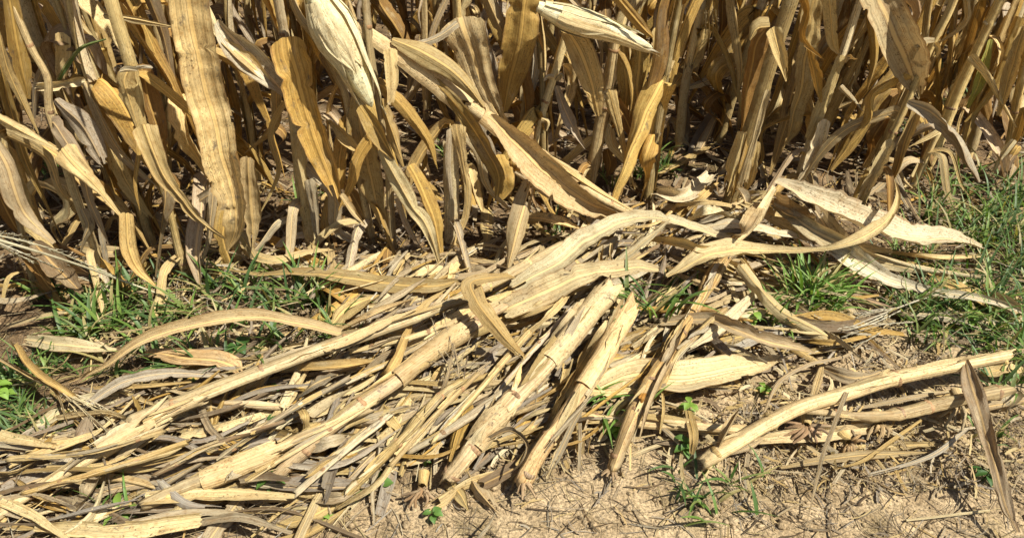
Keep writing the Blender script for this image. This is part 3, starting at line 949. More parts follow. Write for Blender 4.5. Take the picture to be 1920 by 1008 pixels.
plant('leaning bare stalk with a frilled node and a leaf folded over its broken top', [(664, 24), (648, 78), (634, 123), (626, 172), (618, 212)], 6.2, [
    lf([(664, 16), (680, 44), (694, 84), (701, 118)], [18, 30, 26, 8], 'tan', (-0.04, -0.05), fold=0.35),
    lf([(652, 85), (665, 120), (676, 140), (686, 157)], [8, 16, 8, 2], 'brown', (0.0, 0.0)),
    lf([(648, 74), (641, 73), (637, 77)], [7, 6, 3], 'cream', (-0.03, -0.04)),
    lf([(651, 76), (657, 70), (660, 74)], [7, 5, 3], 'cream', (-0.03, -0.04)),
    lf([(636, 122), (642, 126), (640, 136)], [8, 6, 3], 'pale', (-0.03, -0.03)),
], 'pale', ext=False, node_at=[0.06, 0.35, 0.63])
t, base, Y0 = plant('stalk under the white husk with a narrow strip hanging from its node', [(722, 20), (719, 40), (709, 99), (697, 169), (690, 212)], 7.4, [
    lf([(716, 91), (722, 120), (731, 155), (743, 204)], [17, 13, 9, 6], 'tan', (-0.05, -0.07), fold=0.5),
    lf([(708, 99), (706, 92), (712, 89)], [8, 8, 6], 'cream', (-0.05, -0.05)),
    lf([(731, 36), (735, 80), (731, 118)], [20, 22, 8], 'gold', (0.03, 0.03)),
    lf([(749, 40), (747, 100), (749, 148), (751, 174)], [24, 26, 26, 20], 'gold', (0.0, -0.01), fold=0.5),
    lf([(768, 18), (770, 72), (766, 132)], [14, 18, 9], 'tan', (0.02, 0.02), fold=0.6),
    lf([(735, -6), (748, 10), (765, 27)], [10, 12, 4], 'gold', (-0.13, -0.13)),
    lf([(712, 160), (716, 175), (712, 190)], [12, 18, 8], 'brown', (0.03, 0.03)),
], 'tan', ext=False, node_at=[0.17, 0.58, 0.9])
ear_husk(t, base, [(630, -10), (672, 6), (718, 20), (765, 39)], Y0 - 0.10, 16, 13)
plant('dull stalk bent over in the gap with stringy tassel strands above it', [(822, -4), (818, 38), (798, 72), (778, 96), (771, 150)], 4.5, [
    lf([(823, -4), (820, 36), (800, 70), (776, 95)], [14, 20, 20, 7], 'tan', (-0.03, -0.03)),
    lf([(873, 58), (845, 70), (822, 80), (796, 88)], [9, 14, 9, 4], 'grey', (-0.05, -0.05)),
    lf([(846, -4), (844, 30), (838, 55)], [9, 12, 5], 'brown', (0.0, 0.0)),
    lf([(788, -4), (805, 15), (817, 24)], [10, 12, 4], 'gold', (-0.02, -0.02)),
    lf([(855, 80), (835, 120), (815, 155), (790, 200)], [6, 16, 14, 12], 'dull', (0.0, 0.02)),
    lf([(840, 120), (820, 160), (800, 205)], [7, 12, 10], 'grey', (-0.03, -0.02)),
    lf([(805, 105), (800, 150), (788, 190)], [5, 13, 10], 'dull', (-0.05, -0.03)),
    lf([(870, 150), (845, 180), (822, 205)], [6, 12, 9], 'grey', (-0.07, -0.06)),
], 'grey')
plant('thick pale stalk right of centre with a drooping collar leaf on its left', [(922, -4), (904, 52), (888, 104), (877, 145), (862, 198), (850, 234)], 7.8, [
    lf([(896, 18), (884, 40), (877, 85), (868, 146)], [26, 24, 20, 12], 'brown', (0.04, 0.04)),
    lf([(900, 14), (887, 16), (879, 30)], [14, 16, 8], 'tan', (-0.05, -0.06), tilt=0.5),
    lf([(906, 18), (914, 48), (921, 78)], [16, 14, 3], 'tan', (-0.04, -0.05)),
    lf([(900, 90), (890, 125), (880, 160), (870, 200)], [11, 13, 11, 14], 'pale', (-0.05, -0.05), fold=0.6, name='sheath'),
    lf([(872, 140), (860, 175), (850, 215)], [12, 17, 16], 'tan', (-0.04, -0.04), name='sheath'),
    lf([(886, 150), (880, 185), (872, 215)], [10, 13, 9], 'tan', (-0.02, -0.02)),
], 'cream', sheaths=[(0.03, 0.5, 4.0, 'tan')], node_at=[0.08, 0.3, 0.55, 0.78])
plant('stalk with shredded fibres at its waist and a reddish node near the ground', [(1004, -2), (987, 48), (967, 95), (944, 170), (934, 204)], 6.6, [
    lf([(952, -6), (942, 58), (927, 128), (921, 152)], [18, 22, 20, 7], 'tan', (-0.01, 0.0), twist=0.6),
    lf([(973, -6), (976, 25), (983, 45)], [16, 12, 4], 'tan', (-0.04, -0.04)),
    lf([(948, 38), (952, 70), (961, 103)], [10, 15, 4], 'gold', (-0.06, -0.06)),
    lf([(986, 50), (975, 80), (960, 115), (948, 145)], [13, 15, 18, 12], 'tan', (-0.05, -0.05), name='sheath', fold=0.5),
    lf([(985, 85), (998, 98), (1011, 113)], [6, 5, 2], 'cream', (-0.06, -0.07)),
    lf([(966, 125), (955, 160), (944, 200)], [15, 17, 14], 'pale', (-0.06, -0.06), name='sheath'),
    lf([(1022, -6), (1026, 38), (1017, 88)], [14, 16, 6], 'gold', (0.0, 0.0)),
    lf([(1000, 52), (993, 47), (990, 56)], [12, 10, 6], 'pale', (-0.05, -0.06), tilt=0.6),
    lf([(945, 90), (950, 120), (947, 150)], [10, 18, 8], 'tan', (0.02, 0.02)),
], 'cream', node_at=[0.1, 0.42, 0.78])
plant('stalk of the broad wavy golden leaf that hangs from the top right', [(1086, -4), (1076, 60), (1040, 140), (1018, 196)], 4.8, [
    lf([(1034, -8), (1053, 36), (1068, 68), (1077, 99)], [38, 40, 28, 3], 'pale', (-0.12, -0.14), fold=0.3, wave=0.16),
    lf([(1060, 56), (1026, 98), (1001, 146), (973, 182)], [16, 18, 19, 12], 'gold', (-0.02, -0.05), fold=0.3),
], 'tan')
plant('stalk whose grey leaf arches over to the right toward the grass', [(1112, -4), (1092, 34), (1064, 97), (1041, 150), (1020, 198), (1007, 228)], 6.4, [
    lf([(1066, 102), (1093, 115), (1119, 139), (1137, 164), (1148, 196)], [10, 18, 17, 15, 6], 'grey', (-0.05, -0.12), fold=0.45),
    lf([(1074, 112), (1062, 145), (1050, 182), (1042, 200)], [12, 15, 14, 7], 'tan', (-0.01, -0.01)),
    lf([(1094, 33), (1084, 34), (1075, 39)], [8, 10, 4], 'cream', (-0.03, -0.04), tilt=0.5),
    lf([(1097, 34), (1101, 40), (1097, 50)], [9, 10, 4], 'tan', (-0.03, -0.04)),
    lf([(1044, 148), (1030, 176), (1013, 212)], [13, 15, 13], 'pale', (-0.045, -0.045), name='sheath', fold=0.6),
], 'tan', node_at=[0.2, 0.52, 0.85])
plant('short broken stub with a small bent strip pointing left near the grass', [(1100, 136), (1086, 166), (1068, 206)], 5.0, [
    lf([(1099, 137), (1080, 147), (1062, 156)], [8, 8, 4], 'pale', (-0.03, -0.04)),
    lf([(1096, 130), (1088, 150), (1078, 172)], [6, 10, 5], 'brown', (0.02, 0.02)),
], 'pale', ext=False)
plant('stalk with a yellow green stripe and a thin leaf arching down at the right', [(1166, -4), (1138, 55), (1112, 114), (1084, 188)], 8.2, [
    lf([(1139, 49), (1154, 68), (1170, 98), (1191, 132)], [13, 11, 8, 7], 'pale', (-0.06, -0.08), fold=0.6),
    lf([(1160, 30), (1148, 75), (1134, 110)], [7, 12, 6], (0.42, 0.42, 0.09), (-0.04, -0.04)),
    lf([(1190, 5), (1174, 50), (1158, 90), (1130, 125)], [12, 14, 12, 8], 'gold', (0.0, -0.02)),
    lf([(1150, 100), (1158, 125), (1162, 142)], [14, 18, 5], 'brown', (0.05, 0.05)),
    lf([(1142, 5), (1126, 40), (1114, 62)], [8, 14, 5], 'tan', (0.10, 0.10)),
], 'tan', spacing=0.2)
plant('stalk at the right edge with hanging leaf rags above the tall grass', [(1212, -4), (1203, 40), (1192, 100), (1183, 158), (1178, 196)], 5.5, [
    lf([(1200, 15), (1182, 70), (1170, 118)], [10, 15, 6], 'tan', (-0.02, -0.03)),
    lf([(1188, 148), (1172, 170), (1160, 193)], [9, 13, 9], 'cream', (-0.07, -0.08)),
    lf([(1200, 110), (1192, 140), (1180, 165)], [9, 10, 4], 'gold', (-0.03, -0.03)),
], 'tan')

# ------------------------------------------------------------------ fallen stalks
fallen('long broken pole leaning down from the top left into the middle of the heap',
       [(318, -52), (385, -8), (440, 30), (508, 77), (575, 126), (640, 172), (700, 212), (750, 238)], 0, [6, 6.5, 8, 8.5, 9, 8, 8, 6], [
    lf([(574, 122), (607, 152), (640, 184), (684, 216), (742, 243)], [14, 32, 34, 26, 5], 'culm', (-0.05, -0.03), fold=0.4, yaw=0.0),
    lf([(604, 186), (650, 212), (700, 232), (745, 246)], [8, 18, 18, 4], 'tan', (-0.02, -0.01)),
    lf([(462, 28), (498, 46), (534, 70), (567, 108)], [10, 24, 24, 8], 'tan', (-0.04, -0.04)),
    lf([(508, 80), (543, 118), (568, 150), (586, 186), (583, 216)], [10, 20, 22, 18, 8], 'gold', (-0.03, -0.05)),
    lf([(395, -6), (425, 22), (442, 34)], [14, 16, 6], 'culm', (-0.04, -0.04), name='sheath'),
    lf([(640, 165), (690, 200), (745, 232)], [6, 9, 4], 'pale', (-0.06, -0.06)),
], 'culm', Ys=(1.55, 1.70), spacing=0.2, sheaths=[(0.18, 0.46, 4.0, 'culm'), (0.5, 0.8, 3.6, 'culm')])
fallen('pale straight stalk crossing the left heap and running up into the centre',
       [(150, 477), (192, 462), (232, 447), (300, 420), (365, 396), (402, 384), (442, 370), (490, 352), (545, 330), (610, 296), (660, 270)], [0.05, 0.06, 0.07, 0.06, 0.05], [7, 8, 9, 8, 7, 6], [
    lf([(399, 374), (327, 357), (283, 356), (232, 363), (185, 375), (149, 394), (119, 414), (80, 430)], [12, 16, 19, 19, 17, 13, 8, 3], 'culm', z=[0.06, 0.09, 0.10, 0.10, 0.09, 0.07, 0.04, 0.012], fold=0.3),
    lf([(232, 449), (200, 470), (165, 497), (125, 530)], [8, 14, 14, 8], 'culm', z=0.06, name='sheath'),
    lf([(400, 382), (355, 395), (300, 412)], [10, 15, 10], 'pale', z=0.07, name='sheath'),
    lf([(380, 372), (408, 342), (450, 326)], [6, 30, 14], 'tan', z=0.05, fold=0.2),
    lf([(400, 371), (445, 350), (482, 334)], [7, 11, 5], 'culm', z=0.07),
], 'culm', spacing=0.17)
fallen('long pale stalk slanting up from the bottom left corner',
       [(-8, 588), (45, 554), (85, 531), (125, 507), (165, 483), (205, 463), (236, 450)], [0.02, 0.03, 0.045, 0.06], [8, 8.5, 8, 7], [
    lf([(0, 506), (60, 500), (118, 489), (152, 474)], [18, 24, 20, 8], 'culm', z=0.035),
    lf([(119, 532), (108, 554), (98, 573)], [15, 23, 16], 'grey', z=0.04, name='sheath', fold=0.5),
    lf([(-4, 538), (60, 532), (117, 532), (160, 524), (214, 514), (247, 519)], [7, 7, 8, 15, 17, 6], 'tan', z=0.06),
], 'culm', spacing=0.16, sheaths=[(0.5, 0.75, 3.4, 'culm')])
fallen('stalk with peeling sheath lying in the bottom left foreground',
       [(170, 573), (206, 558), (258, 538), (300, 519), (338, 500), (382, 481), (430, 462)], [0.02, 0.035, 0.05, 0.05], [9, 10, 10, 8, 6], [
    lf([(206, 553), (260, 528), (310, 506)], [8, 20, 14], 'pale', z=0.06, name='sheath', fold=0.4),
    lf([(225, 575), (262, 562), (300, 548)], [5, 12, 8], 'grey', z=0.03),
    lf([(170, 566), (215, 536), (260, 510)], [4, 8, 4], 'grey', z=0.045),
    lf([(258, 556), (300, 540), (345, 520)], [6, 14, 8], 'pale', z=0.04),
], 'culm', spacing=0.14, sheaths=[(0.25, 0.62, 3.6, 'culm')])
fallen('greyish thick stalk with an orange cut end lying left of centre',
       [(322, 541), (340, 524), (380, 490), (420, 459), (460, 432), (495, 403), (535, 374), (580, 346), (625, 322)], [0.02, 0.045, 0.06, 0.06, 0.06], [8, 9, 9.5, 9, 8, 7], [
    lf([(358, 508), (384, 499), (408, 492)], [14, 26, 8], 'grey', z=0.08, name='sheath'),
    lf([(458, 455), (425, 486), (382, 522), (365, 534)], [8, 17, 20, 10], 'grey', z=0.05),
    lf([(345, 540), (368, 518), (395, 498)], [10, 15, 8], 'gold', z=0.035),
    lf([(482, 362), (470, 388), (457, 414), (446, 430)], [5, 12, 17, 12], 'tan', z=0.10, fold=0.4),
], (0.47, 0.345, 0.185), spacing=0.13, sheaths=[(0.42, 0.72, 3.8, 'culm')])
fallen('narrow jointed stalk with a bright orange cut tip at the bottom',
       [(393, 573), (415, 551), (450, 516), (476, 489), (516, 447), (541, 430)], [0.012, 0.03, 0.06, 0.07, 0.07], [6, 6.5, 6.5, 6, 4.5], [
    lf([(398, 553), (430, 522), (466, 489)], [7, 15, 9], 'grey', z=0.04),
    lf([(449, 541), (470, 512), (487, 491)], [5, 9, 4], 'grey', z=0.045),
    lf([(516, 447), (526, 415), (534, 380)], [6, 5, 3], 'grey', z=0.09),
], 'tan', node_at=[0.13, 0.45, 0.62, 0.8])
fallen('slim grey stalk lying just under the thick central stalk',
       [(478, 513), (524, 487), (568, 459), (604, 434), (645, 404), (690, 372)], [0.02, 0.045, 0.05, 0.05], [4.5, 5.5, 6, 5.5], [
    lf([(552, 434), (541, 470), (529, 514), (525, 534)], [14, 22, 18, 9], 'gold', z=0.05, fold=0.3),
    lf([(474, 431), (548, 433), (604, 406)], [6, 11, 9], 'tan', z=0.07),
], 'grey', spacing=0.2)
fallen('thickest central stalk rising from the dirt at bottom centre into the heap',
       [(522, 545), (545, 519), (572, 484), (601, 451), (631, 420), (660, 389), (690, 350), (718, 318)], [0.015, 0.05, 0.08, 0.09, 0.10], [11, 11, 11, 11, 10, 9], [
    lf([(540, 509), (568, 500), (597, 487), (617, 503), (612, 524), (598, 537)], [5, 8, 9, 8, 7, 2], 'grey', z=0.09),
    lf([(640, 390), (678, 352), (716, 318)], [13, 26, 22], 'culm', z=0.13, name='sheath', fold=0.5),
    lf([(605, 385), (650, 345), (672, 320)], [5, 12, 5], 'pale', z=0.12),
    lf([(548, 533), (560, 556), (587, 586)], [9, 24, 3], 'grey', z=0.02),
    lf([(525, 548), (540, 562), (550, 580)], [14, 18, 10], 'tan', z=0.012),
], (0.54, 0.41, 0.22), node_at=[0.02, 0.12, 0.33, 0.53, 0.80], sheaths=[(0.52, 0.98, 4.0, 'culm'), (0.14, 0.3, 3.5, 'culm')])
fallen('stalk with pale stubby roots at its foot, right of the thickest stalk',
       [(613, 546), (632, 512), (657, 476), (681, 440), (704, 404), (722, 370), (742, 335)], [0.018, 0.05, 0.07, 0.09, 0.10], [9.5, 9.5, 9, 8.5, 8], [
    lf([(650, 500), (680, 448), (702, 412)], [6, 14, 11], 'grey', z=0.09, name='sheath'),
    lf([(640, 545), (652, 520), (672, 478), (690, 450)], [6, 9, 8, 5], 'grey', z=0.07),
    lf([(690, 400), (715, 365), (738, 340)], [12, 22, 9], 'pale', z=0.12, fold=0.5),
    lf([(648, 465), (668, 430), (700, 372)], [8, 18, 11], 'tan', z=0.06),
], (0.54, 0.385, 0.19), roots=0.05, root_out=(0.15, -1, 0), node_at=[0.03, 0.19, 0.45, 0.7], sheaths=[(0.45, 0.9, 4.0, 'culm')])
fallen('jointed golden stalk split orange in the middle, standing foot in dirt at centre right',
       [(717, 533), (729, 502), (739, 478), (757, 443), (779, 407), (800, 368), (818, 339), (838, 301), (848, 286)], [0.010, 0.03, 0.04, 0.045, 0.045, 0.04, 0.035, 0.03, 0.025], [8, 8, 8.5, 8.5, 8.5, 7.5, 8, 8, 7], [
    lf([(748, 462), (752, 448), (758, 438)], [6, 9, 5], (0.55, 0.26, 0.05), z=0.09, name='sheath'),
    lf([(768, 425), (785, 395), (808, 360)], [5, 12, 8], 'grey', z=0.085, name='sheath', fold=0.5),
    lf([(735, 490), (752, 455), (776, 415)], [4, 9, 6], 'pale', z=0.08, name='sheath', fold=0.6),
    lf([(860, 272), (880, 240), (903, 204)], [14, 20, 15], 'culm', z=0.18, name='sheath', fold=0.4),
    lf([(773, 425), (776, 460), (772, 490)], [5, 7, 4], 'tan', z=0.05),
    lf([(900, 214), (925, 231), (958, 248)], [18, 28, 16], 'culm', z=0.14),
    lf([(725, 475), (750, 440), (785, 405)], [3, 6, 4], 'pale', z=0.08),
], (0.72, 0.49, 0.20), roots=0.045, root_out=(-0.6, -1, 0.2), node_at=[0.03, 0.16, 0.27, 0.5, 0.63], jag=(1, 1))
fallen('low pale stalk lying level across the bottom behind the golden stalk',
       [(660, 466), (700, 473), (740, 476), (800, 480), (840, 484), (880, 487)], [0.015, 0.02, 0.02, 0.02], [7, 8, 8, 7.5, 7], [
    lf([(807, 463), (812, 492), (810, 514)], [9, 13, 7], 'tan', z=0.045),
    lf([(620, 469), (645, 472), (680, 476)], [5, 9, 6], 'grey', z=0.03),
    lf([(760, 470), (785, 490), (805, 512)], [4, 8, 3], 'grey', z=0.03),
], 'culm', spacing=0.22)
fallen('stout bright stalk at lower right slanting up from the dirt to the right edge',
       [(822, 523), (846, 508), (900, 478), (938, 459), (990, 444), (1050, 426), (1125, 411), (1180, 399)], [0.015, 0.03, 0.05, 0.06, 0.06, 0.06], [8, 10, 11, 10.5, 10, 10, 9], [
    lf([(843, 506), (855, 481), (866, 462)], [9, 12, 2], 'culm', z=0.08, fold=0.5),
    lf([(938, 461), (972, 452), (994, 446)], [14, 17, 5], 'culm', z=0.08, name='sheath'),
    lf([(850, 514), (880, 505), (905, 490)], [5, 8, 4], 'grey', z=0.03),
], 'culm', node_at=[0.04, 0.22, 0.62, 0.97])
fallen('second bright stalk at lower right lying just below the stout one',
       [(938, 463), (972, 466), (1019, 471), (1059, 466), (1083, 460), (1118, 452), (1172, 441)], [0.045, 0.04, 0.035, 0.035, 0.04], [5, 5, 7, 8.5, 8.5, 9, 9], [
    lf([(1011, 460), (1069, 448), (1108, 442)], [4, 7, 4], 'grey', z=0.04),
    lf([(985, 482), (1020, 478), (1050, 470)], [6, 10, 5], 'pale', z=0.03, name='sheath'),
], 'culm', node_at=[0.15, 0.45, 0.62, 0.97])

# ------------------------------------------------------------------ loose dry leaves of the heap
loose('broad pale leaf arching out of the centre of the heap, highest of the pile', [(600, 320), (648, 294), (680, 270), (709, 253), (740, 240), (770, 238), (800, 248), (836, 257), (860, 257)], [16, 28, 30, 26, 22, 17, 17, 13, 5], 'cream', [0.06, 0.10, 0.12, 0.14, 0.15, 0.15, 0.13, 0.11, 0.10], fold=0.4, curl=0.4, crump=1.0)
loose('long creased leaf with small slits just left of the heap centre', [(592, 346), (648, 320), (690, 305), (739, 297), (772, 300)], [24, 32, 26, 20, 10], 'cream', [0.08, 0.11, 0.13, 0.13, 0.12], fold=0.3, curl=0.3, crump=1.0)
loose('pale leaf lying under the slit leaf at the heap centre', [(590, 362), (640, 342), (692, 320)], [20, 26, 10], 'pale', 0.09)
loose('pointed leaf sticking up to the right at the heap centre', [(724, 294), (751, 269), (785, 240)], [18, 17, 2], 'cream', [0.12, 0.14, 0.17], fold=0.4)
loose('small crumpled curl standing beside the pointed leaf', [(706, 270), (705, 284), (709, 298)], [9, 13, 8], 'tan', [0.15, 0.13, 0.10], fold=0.9)
loose('twin crumpled curl between the arching leaf and the pointed leaf', [(718, 268), (716, 284), (719, 298)], [8, 12, 7], 'pale', [0.15, 0.13, 0.10], fold=0.9)
loose('thin wavy leaf running right from the pointed leaf', [(764, 264), (800, 270), (828, 277), (880, 269)], [9, 13, 13, 6], 'tan', 0.13, fold=0.6)
loose('leaf with a grey upper edge lying level above the left grass', [(258, 297), (300, 303), (360, 304), (430, 311), (500, 318), (537, 312)], [3, 10, 18, 24, 26, 18], 'tan', 0.05, fold=0.3)
loose('short golden leaf tip below the level leaf on the left', [(376, 318), (392, 330), (408, 342)], [18, 24, 10], 'gold', 0.03)
loose('leaf folded over on itself and hanging toward the viewer, left of centre', [(600, 306), (575, 309), (552, 315), (560, 336), (580, 365), (614, 403)], [14, 20, 24, 21, 20, 12], 'tan', [0.16, 0.18, 0.18, 0.16, 0.13, 0.09], fold=0.2, curl=0.3)
loose('upper of two narrow leaves left of the folded one', [(478, 389), (540, 352), (602, 322)], [8, 20, 12], 'pale', 0.09)
loose('lower of two narrow leaves left of the folded one', [(498, 394), (558, 368), (604, 344)], [8, 18, 14], 'tan', 0.08)
loose('leaf with an orange midrib standing up behind the heap centre', [(622, 196), (612, 235), (604, 268), (594, 298)], [18, 28, 28, 18], 'pale', [0.20, 0.14, 0.09, 0.04])
loose('pale strip lying level left of the arching leaf', [(596, 236), (650, 243), (698, 260)], [10, 17, 10], 'pale', 0.10)
loose('small rolled leaf with a dark curl near the short stump', [(553, 272), (580, 274), (605, 287), (612, 308)], [8, 10, 10, 5], 'grey', 0.05, fold=0.9)
loose('crumpled sheath heap at the foot of the gap right of centre', [(772, 206), (800, 212), (833, 188)], [18, 26, 18], 'tan', 0.06, mat='husk', fold=0.6)
loose('small plump husk lying right of the arching leaf', [(803, 244), (830, 234), (862, 239)], [6, 20, 6], 'cream', 0.11, mat='husk', fold=0.5)
loose('narrow leaf bits between plump husk and thick pale stalk', [(792, 222), (830, 218), (868, 225)], [6, 10, 5], 'pale', 0.10)
loose('rumpled leaf behind the plump husk', [(806, 228), (826, 208), (842, 196)], [8, 15, 8], 'tan', 0.08)
loose('grey weathered leaf lying level in front of the standing row', [(383, 278), (440, 285), (500, 288), (536, 292)], [6, 12, 14, 9], 'grey', 0.025)
loose('speckled golden leaf lying beside the straight row stalks on the left', [(316, 263), (350, 280), (390, 297)], [12, 18, 12], 'gold', 0.02)
loose('thin twisting strap leaf on the ground before the tallest hanging leaf', [(272, 267), (300, 282), (325, 287), (360, 278), (398, 274)], [4, 11, 11, 9, 5], 'pale', 0.05, twist=1.0)
loose('short tan leaf scrap under the level leaf', [(391, 292), (420, 297), (450, 302)], [10, 14, 10], 'tan', 0.03)
loose('grey scrap lying right of the row beside the short stump', [(528, 288), (560, 292), (590, 300)], [8, 22, 12], 'grey', 0.03)
loose('narrow pale leaf on the ground at far left above the grass', [(8, 364), (60, 350), (97, 346)], [7, 10, 5], 'tan', 0.03)
loose('long bleached leaf behind the left grass, broken off square', [(30, 380), (80, 387), (136, 393)], [14, 19, 16], 'cream', 0.04)
loose('wide orange tinted leaf with a cut end lying in the left grass', [(170, 396), (218, 402), (268, 409), (284, 420)], [10, 28, 28, 8], (0.62, 0.44, 0.22), 0.05, fold=0.2)
loose('dark edged leaf curling in from the left edge', [(-6, 402), (36, 426), (65, 440), (80, 478)], [9, 14, 14, 7], 'tan', 0.07, fold=0.5)
loose('second leaf at the left edge ending in tassel strands', [(16, 388), (40, 419), (72, 440), (97, 456)], [10, 13, 12, 6], 'tan', 0.08, fold=0.5)
loose('frayed bleached leaf with torn holes under the long pale stalk', [(102, 456), (148, 429), (200, 420), (278, 423)], [9, 15, 16, 8], (0.68, 0.60, 0.44), 0.06, fold=0.5)
loose('pale grey leaf with a pointed tip left of the thick grey stalk', [(342, 453), (370, 433), (402, 420)], [3, 19, 16], 'grey', 0.09)
loose('level strip passing below the pale crossing stalk', [(238, 453), (300, 457), (347, 457)], [6, 12, 7], 'pale', 0.05)
loose('small hooked leaf hanging at the end of the level strip', [(346, 455), (358, 468), (356, 488)], [9, 11, 6], 'tan', 0.07)
loose('flat leaf running right just below the pale crossing stalk', [(330, 416), (400, 412), (452, 406)], [8, 15, 10], 'tan', 0.07)
loose('bent leaf tucked under the narrow jointed stalk', [(450, 458), (462, 475), (474, 490)], [14, 18, 8], 'tan', 0.05)
loose('straight leaf lying beside the foot of the thick grey stalk', [(300, 571), (345, 569), (393, 571)], [6, 8, 3], 'cream', 0.015)
loose('weathered sheath piece at the bottom edge left of centre', [(240, 596), (272, 586), (312, 598)], [6, 15, 5], 'grey', 0.025, mat='husk', fold=0.7)
loose('bright pale sheath end poking in at the bottom left', [(88, 600), (118, 585), (147, 574)], [13, 13, 5], 'cream', 0.03, mat='husk')
loose('frayed grey root end of a sheath at the bottom left', [(80, 575), (84, 588), (86, 602)], [10, 15, 14], 'dull', 0.02, mat='husk')
loose('curved strip in the bottom left corner', [(15, 541), (45, 562), (84, 573)], [6, 8, 4], 'tan', 0.04)
loose('big tent shaped leaf on the right, folded at its high left end', [(908, 196), (940, 214), (980, 238), (1020, 254), (1065, 262), (1100, 263), (1130, 269), (1168, 281)], [10, 30, 44, 44, 40, 32, 14, 3], 'pale', [0.20, 0.18, 0.15, 0.12, 0.10, 0.08, 0.06, 0.03], fold=0.35, wave=0.08, crump=0.8, curl=0.25, twist=0.1, tilt=0.12)
loose('leaf running down right from under the tent leaf toward the grass', [(955, 228), (985, 272), (1010, 295), (1050, 312), (1100, 325), (1160, 335), (1206, 352)], [16, 34, 28, 16, 11, 10, 6], 'cream', [0.10, 0.10, 0.08, 0.06, 0.06, 0.06, 0.05], fold=0.4, curl=0.4)
loose('twisted strap leaf sweeping across the tent leaf and curling up', [(782, 308), (820, 289), (850, 279), (900, 276), (950, 275), (985, 271), (1020, 257), (1040, 240), (1050, 218), (1047, 194)], [8, 26, 30, 18, 9, 13, 20, 12, 9, 2], 'pale', [0.08, 0.11, 0.12, 0.12, 0.13, 0.15, 0.17, 0.18, 0.20, 0.22], fold=0.3)
loose('leaf edge leaning left from the peak of the tent leaf', [(906, 200), (884, 238), (862, 270)], [8, 17, 9], 'cream', [0.20, 0.15, 0.11], fold=0.5)
loose('thin rolled leaf pointing right above the right grass', [(1034, 279), (1098, 286), (1163, 283)], [6, 10, 4], 'pale', 0.06, fold=0.8)
loose('leaf bent over in the grass right of the tent leaf', [(1056, 283), (1104, 308), (1140, 325), (1170, 348)], [8, 18, 15, 6], 'tan', 0.05)
loose('pinkish leaf lying behind the tall right grass tuft', [(976, 320), (1040, 342), (1080, 354)], [8, 14, 8], (0.55, 0.40, 0.28), 0.03)
loose('bleached leaf mostly hidden in the right grass', [(1046, 346), (1130, 356), (1176, 364)], [8, 17, 8], 'cream', 0.03)
loose('leaf folded downward at the right edge in the grass', [(1150, 330), (1180, 340), (1206, 362)], [12, 18, 10], 'cream', 0.05)
loose('grey strap leaf running level right of the golden stalk', [(774, 361), (830, 357), (862, 370), (910, 385), (955, 396)], [10, 17, 20, 21, 5], 'grey', 0.09, fold=0.4)
loose('large bleached leaf lying flat behind the golden stalk', [(684, 446), (740, 421), (800, 426), (860, 413), (922, 402)], [16, 40, 42, 33, 8], 'cream', 0.05, fold=0.15, wave=0.05, curl=0.2, twist=0.0, tilt=0.1)
loose('narrow pale leaf crossing the golden stalk from upper right', [(886, 325), (842, 365), (798, 398)], [10, 21, 15], 'cream', [0.05, 0.08, 0.08])
loose('leaf slanting down right below the twisted strap', [(866, 292), (890, 320), (915, 345), (960, 370), (1003, 391)], [14, 18, 19, 22, 5], 'pale', [0.10, 0.08, 0.06, 0.05, 0.02])
loose('thin crooked stem above the stout lower right stalk', [(895, 466), (913, 429), (949, 408), (990, 399), (1016, 379)], [3, 5, 6, 6, 4], 'grey', 0.04)
loose('leaf blade upright across the two bright stalks', [(992, 442), (967, 508), (958, 542), (946, 592)], [7, 6, 5, 3], 'grey', [0.10, 0.06, 0.03, 0.012], fold=0.6)
loose('long grey leaf falling down the right edge to the bottom corner', [(1130, 400), (1140, 434), (1152, 474), (1160, 514), (1174, 564), (1192, 606)], [5, 25, 27, 24, 27, 30], (0.36, 0.285, 0.18), [0.10, 0.09, 0.07, 0.06, 0.045, 0.03], fold=0.6, curl=0.7, twist=0.5, tilt=-0.2, crump=1.2)
loose('thin curved stem on the bare dirt at lower right', [(975, 533), (1011, 524), (1043, 502), (1080, 475)], [5, 7, 6, 4], 'tan', 0.03)
loose('grey frayed strip below the right root fan', [(1016, 539), (1077, 522), (1108, 506), (1136, 482)], [4, 6, 8, 4], 'grey', 0.03)
loose('short bleached leaf scrap between two root fans', [(1035, 508), (1068, 504), (1102, 503)], [6, 12, 6], 'pale', 0.015)
loose('thin white straw lying level at the bottom right', [(1062, 592), (1110, 586), (1160, 580)], [3, 4, 5], 'cream', 0.012)
loose('short dull scrap at the bottom edge right of centre', [(912, 587), (930, 577), (948, 568)], [4, 6, 3], 'grey', 0.012)
loose('brown leaf scrap pointing up beside the crooked stem', [(952, 450), (958, 430), (964, 410)], [6, 9, 5], 'tan', 0.03)
loose('flat brown leaf behind the crooked stem', [(964, 414), (1000, 425), (1044, 416)], [10, 20, 8], 'grey', 0.02)
loose('grey sheath scrap at the right edge beside the falling leaf', [(1168, 462), (1182, 450), (1190, 440)], [10, 18, 8], 'grey', 0.03, mat='husk')
loose('broad leaf layered under the tent leaf, pointing right', [(868, 222), (925, 243), (985, 262), (1045, 278)], [10, 30, 32, 5], 'pale', [0.08, 0.10, 0.09, 0.05], fold=0.4, curl=0.4)
loose('bright creased leaf draped between the heap centre and the tent leaf', [(812, 252), (860, 246), (915, 256), (962, 268)], [8, 22, 22, 5], 'cream', [0.09, 0.12, 0.11, 0.08], fold=0.5)
loose('pale leaf arching right below the tent leaf toward the grass', [(905, 222), (960, 256), (1020, 284), (1086, 304)], [8, 26, 24, 4], 'cream', [0.14, 0.13, 0.10, 0.05], fold=0.4, curl=0.5)
